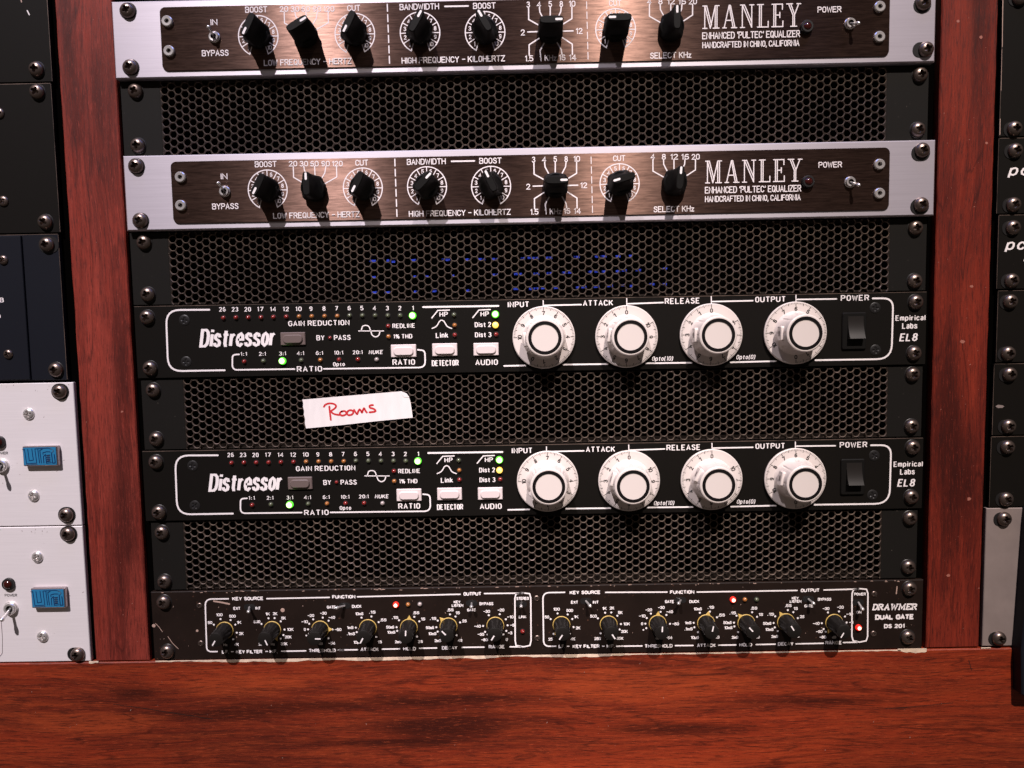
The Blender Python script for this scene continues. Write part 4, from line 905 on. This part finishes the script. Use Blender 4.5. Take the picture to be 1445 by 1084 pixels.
# ------------------------------------------------------------------ left rack
LX0, LX1 = -522, -39.5
def side_unit(name, label, cat, x0, x1, z0, z1, m, y=0.0, group=None):
    u = thing(name, label, cat, ((x0+x1)/2, 0, z0), group)
    part('front_panel', plate(x0, x1, y, 3, z0, z1, .35), m, u); chassis(u, x0, x1, z0, z1)
    if 'black' in m: part('rubbed_edge', join(box(x0+.3, x1-.3, y-.02, .5, z1-.3, z1+.02), box(x1-.22, x1+.03, y-.02, .5, z0+.4, z1-.4) if x1 < 0 else box(x0-.03, x0+.2, y-.02, .5, z0+.4, z1-.4)), 'edge', u)
    return u
u = side_unit('blank_panel', 'black unit at the top left of the photo with a white dash of chipped paint', 'rack unit', -522, -40.2, -44.3, 44, 'black')
rack_screw(u, 50, 97, 0); seg(u, [(38.5, 15), (41.5, 21)], 1.4, 0, m='white', name='scratch'); seg(u, [(29.5, -2), (30.5, 3)], 1.4, 0, m='scratch', name='scratch')
u = side_unit('rack_unit', 'tall black unit on the left with one corner screw ringed by bright worn metal', 'rack unit', -522, -41.2, -132.9, -45.0, 'black')
rack_screw(u, 51, 129, 0); rack_screw(u, 62.5, 313, 0)
for a, b in ((-1, 160), (5, 284)): small_screw(u, a, b, 0, 3.2, 'steel', 1.6)
u = side_unit('rack_unit', 'tall bluish-black stepped unit just above the upper white unit on the left', 'rack unit', -522, -42.6, -222.0, -133.6, 'black_blue')
xa, za = W(31, 330, -1.4); xb, zb = W(40, 537, -1.4)
part('raised_plate', box(-520, (xa+xb)/2, -1.4, .1, -221.4, -134.4, .3), 'black_blue', u)
rack_screw(u, 65, 345, 0, (1.5, 0, 5.4)); rack_screw(u, 77.5, 522, 0)
for a, b in ((5, 367), (12, 500)): small_screw(u, a, b, -1.4, 2.9, 'steel', 1.6)
text(u, 'B', 2.5, 423.5, 5.6, 6.6, -1.4, bold=.2); text(u, 'D', -1.5, 446.5, 5, 6, -1.4, bold=.2)
def badge_unit(zt, zb, label, sc_, silv, lampp, powp, tog, bad):
    u = side_unit('rack_unit', label, 'rack unit', -522, -39.2, zb, zt, 'white_alu', 0, 'white units with blue badges')
    for a, b, ws in sc_: rack_screw(u, a, b, 0, ws)
    for a, b in silv: small_screw(u, a, b, 0, 3.6, 'chrome', 1.8)
    x, z = W(*lampp, 0); lp = part('pilot_lamp', lathe([(2.8, -1.8), (3.7, -1.6), (4.0, 0)], 24), 'washer_slot', u, (x, 0, z))
    sub('lamp_lens', mesh('lamp_lens', lathe([(0, -3.1), (1.2, -2.95), (2.2, -2.4), (2.85, -1.5)], 20), 60), 'lens_red', lp)
    x, z = W(powp[0], powp[1], 0); part('lettering', stroke_vf('POWER', 7.8, 1.7, .25), 'ink', u, (x, -.06, z))
    toggle(u, tog[0][0], tog[0][1], 0, tog[1], nut=4.4, lr=1.2, L=9)
    (a0, b0), (a1, b1) = bad
    x0, z1 = W(a0, b0, -3.5); x1, z0 = W(a1, b1, -3.5); w_, h_ = x1-x0, z1-z0
    b = part('badge', prism(rrect(0, w_, 0, h_, .5, 3), -3.2, 0, .4), 'badge', u, (x0, 0, z0), label='raised chrome badge with blue enamel')
    sub('enamel', prism(rrect(.7, w_-.7, .7, h_-.7, .4, 2), -3.5, -3.0), 'blue', b)
    def q(a, c): return (a-232)/408*w_, (1-(c-232)/212)*h_
    lines = [[(262, 262), (276, 415), (395, 410), (384, 258)], [(300, 262), (310, 384), (358, 378), (348, 258)], [(384, 258), (430, 256), (540, 252), (570, 262)], [(418, 262), (428, 410)], [(450, 410), (440, 275), (470, 262)],
             [(475, 318), (475, 300), (520, 290), (560, 292)], [(478, 410), (478, 340), (505, 318)], [(505, 330), (508, 412), (565, 408)], [(515, 330), (555, 325)], [(515, 352), (555, 348)], [(515, 374), (555, 370)], [(515, 394), (555, 390)], [(575, 300), (580, 412), (612, 410), (605, 320)], [(262, 262), (240, 262)]]
    sub('badge_lettering', ribbons([[q(*p) for p in L_] for L_ in lines], .42), 'navy', b, (0, -3.55, 0))
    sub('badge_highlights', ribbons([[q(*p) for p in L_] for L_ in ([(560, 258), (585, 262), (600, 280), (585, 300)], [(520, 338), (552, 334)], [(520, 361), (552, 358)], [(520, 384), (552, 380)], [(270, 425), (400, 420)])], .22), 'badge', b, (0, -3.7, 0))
    rr = random.Random(int(-zt)); fl = [fleck(rr.uniform(-95, -41), rr.uniform(zb+2, zt-2), rr.uniform(.07, .2), rr.uniform(0, 180), rr.uniform(1, 5)) for k in range(10)]
    fl += [fleck(rr.uniform(-95, -41), zt-rr.uniform(.2, 5), rr.uniform(.1, .22), rr.uniform(60, 120), rr.uniform(1, 4)) for k in range(14)]
    o = part('worn_specks', join(*[shift(v, 0, -.001*i, 0) for i, v in enumerate(fl)]), 'grey_alu', u, (0, -.03, 0)); o['kind'] = 'stuff'
    return u
badge_unit(-223.6, -312.6, 'upper of the two white units with a blue badge on the left side', ((83, 553, (0, 0, 5.4)), (92.5, 727.5, (0, 0, 5.4))), ((40.8, 584), (47.8, 699.5)), (-.5, 624), (2.5, 639.5), ((1.5, 657.5), (-10, 668)), ((30.6, 630.4), (81.8, 657.5)))
ub = badge_unit(-313.3, -399.9, 'lower of the two white units with a blue badge, standing just above the beam', ((95, 754.5, (0, 0, 5.4)), (108.5, 924.5, (-2.2, 0, 4.6))), ((53, 786), (60.5, 898)), (13, 824), (15.5, 840), ((14.5, 859), (1, 876)), ((42.5, 831), (92.5, 858)))
seg(ub, [(-4, 868), (1.5, 872), (3.5, 900), (3.5, 922), (-3, 930)], .6, 0, m='lens_red', name='printed_line', rnd=1)

# ------------------------------------------------------------------ right rack
def right(zt, zb, label, sc_, m='black', x0=522.2, **k):
    u = side_unit('rack_unit', label, 'rack unit', x0, x0+482, zb, zt, m, **k)
    for a, b in sc_: rack_screw(u, a, b, 0, (-1.6, -.3, 4.7))
    return u
u = right(44, -87.4, 'tall plain black unit at the top right corner with a bright worn left edge', ((1433, 181), (1440, -4)), x0=521.8)
seg(u, [(1415, -2), (1414.3, 66)], .9, 0, m='scratch', name='worn_edge'); seg(u, [(1413.8, 70), (1412.6, 128)], .5, 0, m='scratch', name='worn_edge'); seg(u, [(1411.3, 168), (1411, 190)], .9, 0, m='scratch', name='worn_edge')
u = right(-88.1, -132.6, 'upper of the two black units with white italic lettering on the right', ((1434, 212), (1431.5, 288.5)), x0=521.6)
text(u, 'pcm', 1448.5, 240, 47, 15, 0, bold=.2, shear=.3)
u = right(-133.2, -177.4, 'lower of the two black units with white italic lettering on the right', ((1431, 321), (1429, 396)), x0=523)
text(u, 'pcm', 1443, 345, 45, 15, 0, bold=.2, shear=.3); seg(u, [(1448, 361), (1445, 368)], 1.5, 0)
u = right(-178.2, -221.7, 'blank black unit on the right directly below the lower italic-lettered unit', ((1427, 425.5), (1424, 499)), x0=524)
u = right(-222.4, -266.3, 'black unit on the right with a small grey smear on its face', ((1426, 528.5), (1424.5, 602)), x0=523)
x, z = W(1411, 573.5, 0); part('smear', fleck(0, 0, 1.0, 0, 2.6), 'grey_alu', u, (x, -.06, z))
u = right(-267.0, -310.8, 'black unit on the right directly above the grey metal unit', ((1423, 631.5), (1421, 705)), x0=522.6)
u = right(-311.6, -399.2, 'dull grey metal unit at the lower right with black front block', ((1418.5, 733), (1411, 902)), m='grey_alu', x0=521.0)
a = [W(*p, -4) for p in ((1433.5, 916), (1434.5, 975), (1439, 978), (1500, 978), (1500, 700), (1449, 718), (1438, 868))]
part('front_block', prism(a, -9, .2, .6), 'black_blue', u, label='black block that hangs down over the beam')

for L_ in gsc: seg(cab, L_, .8, -.6, m='recess', name='scratch')
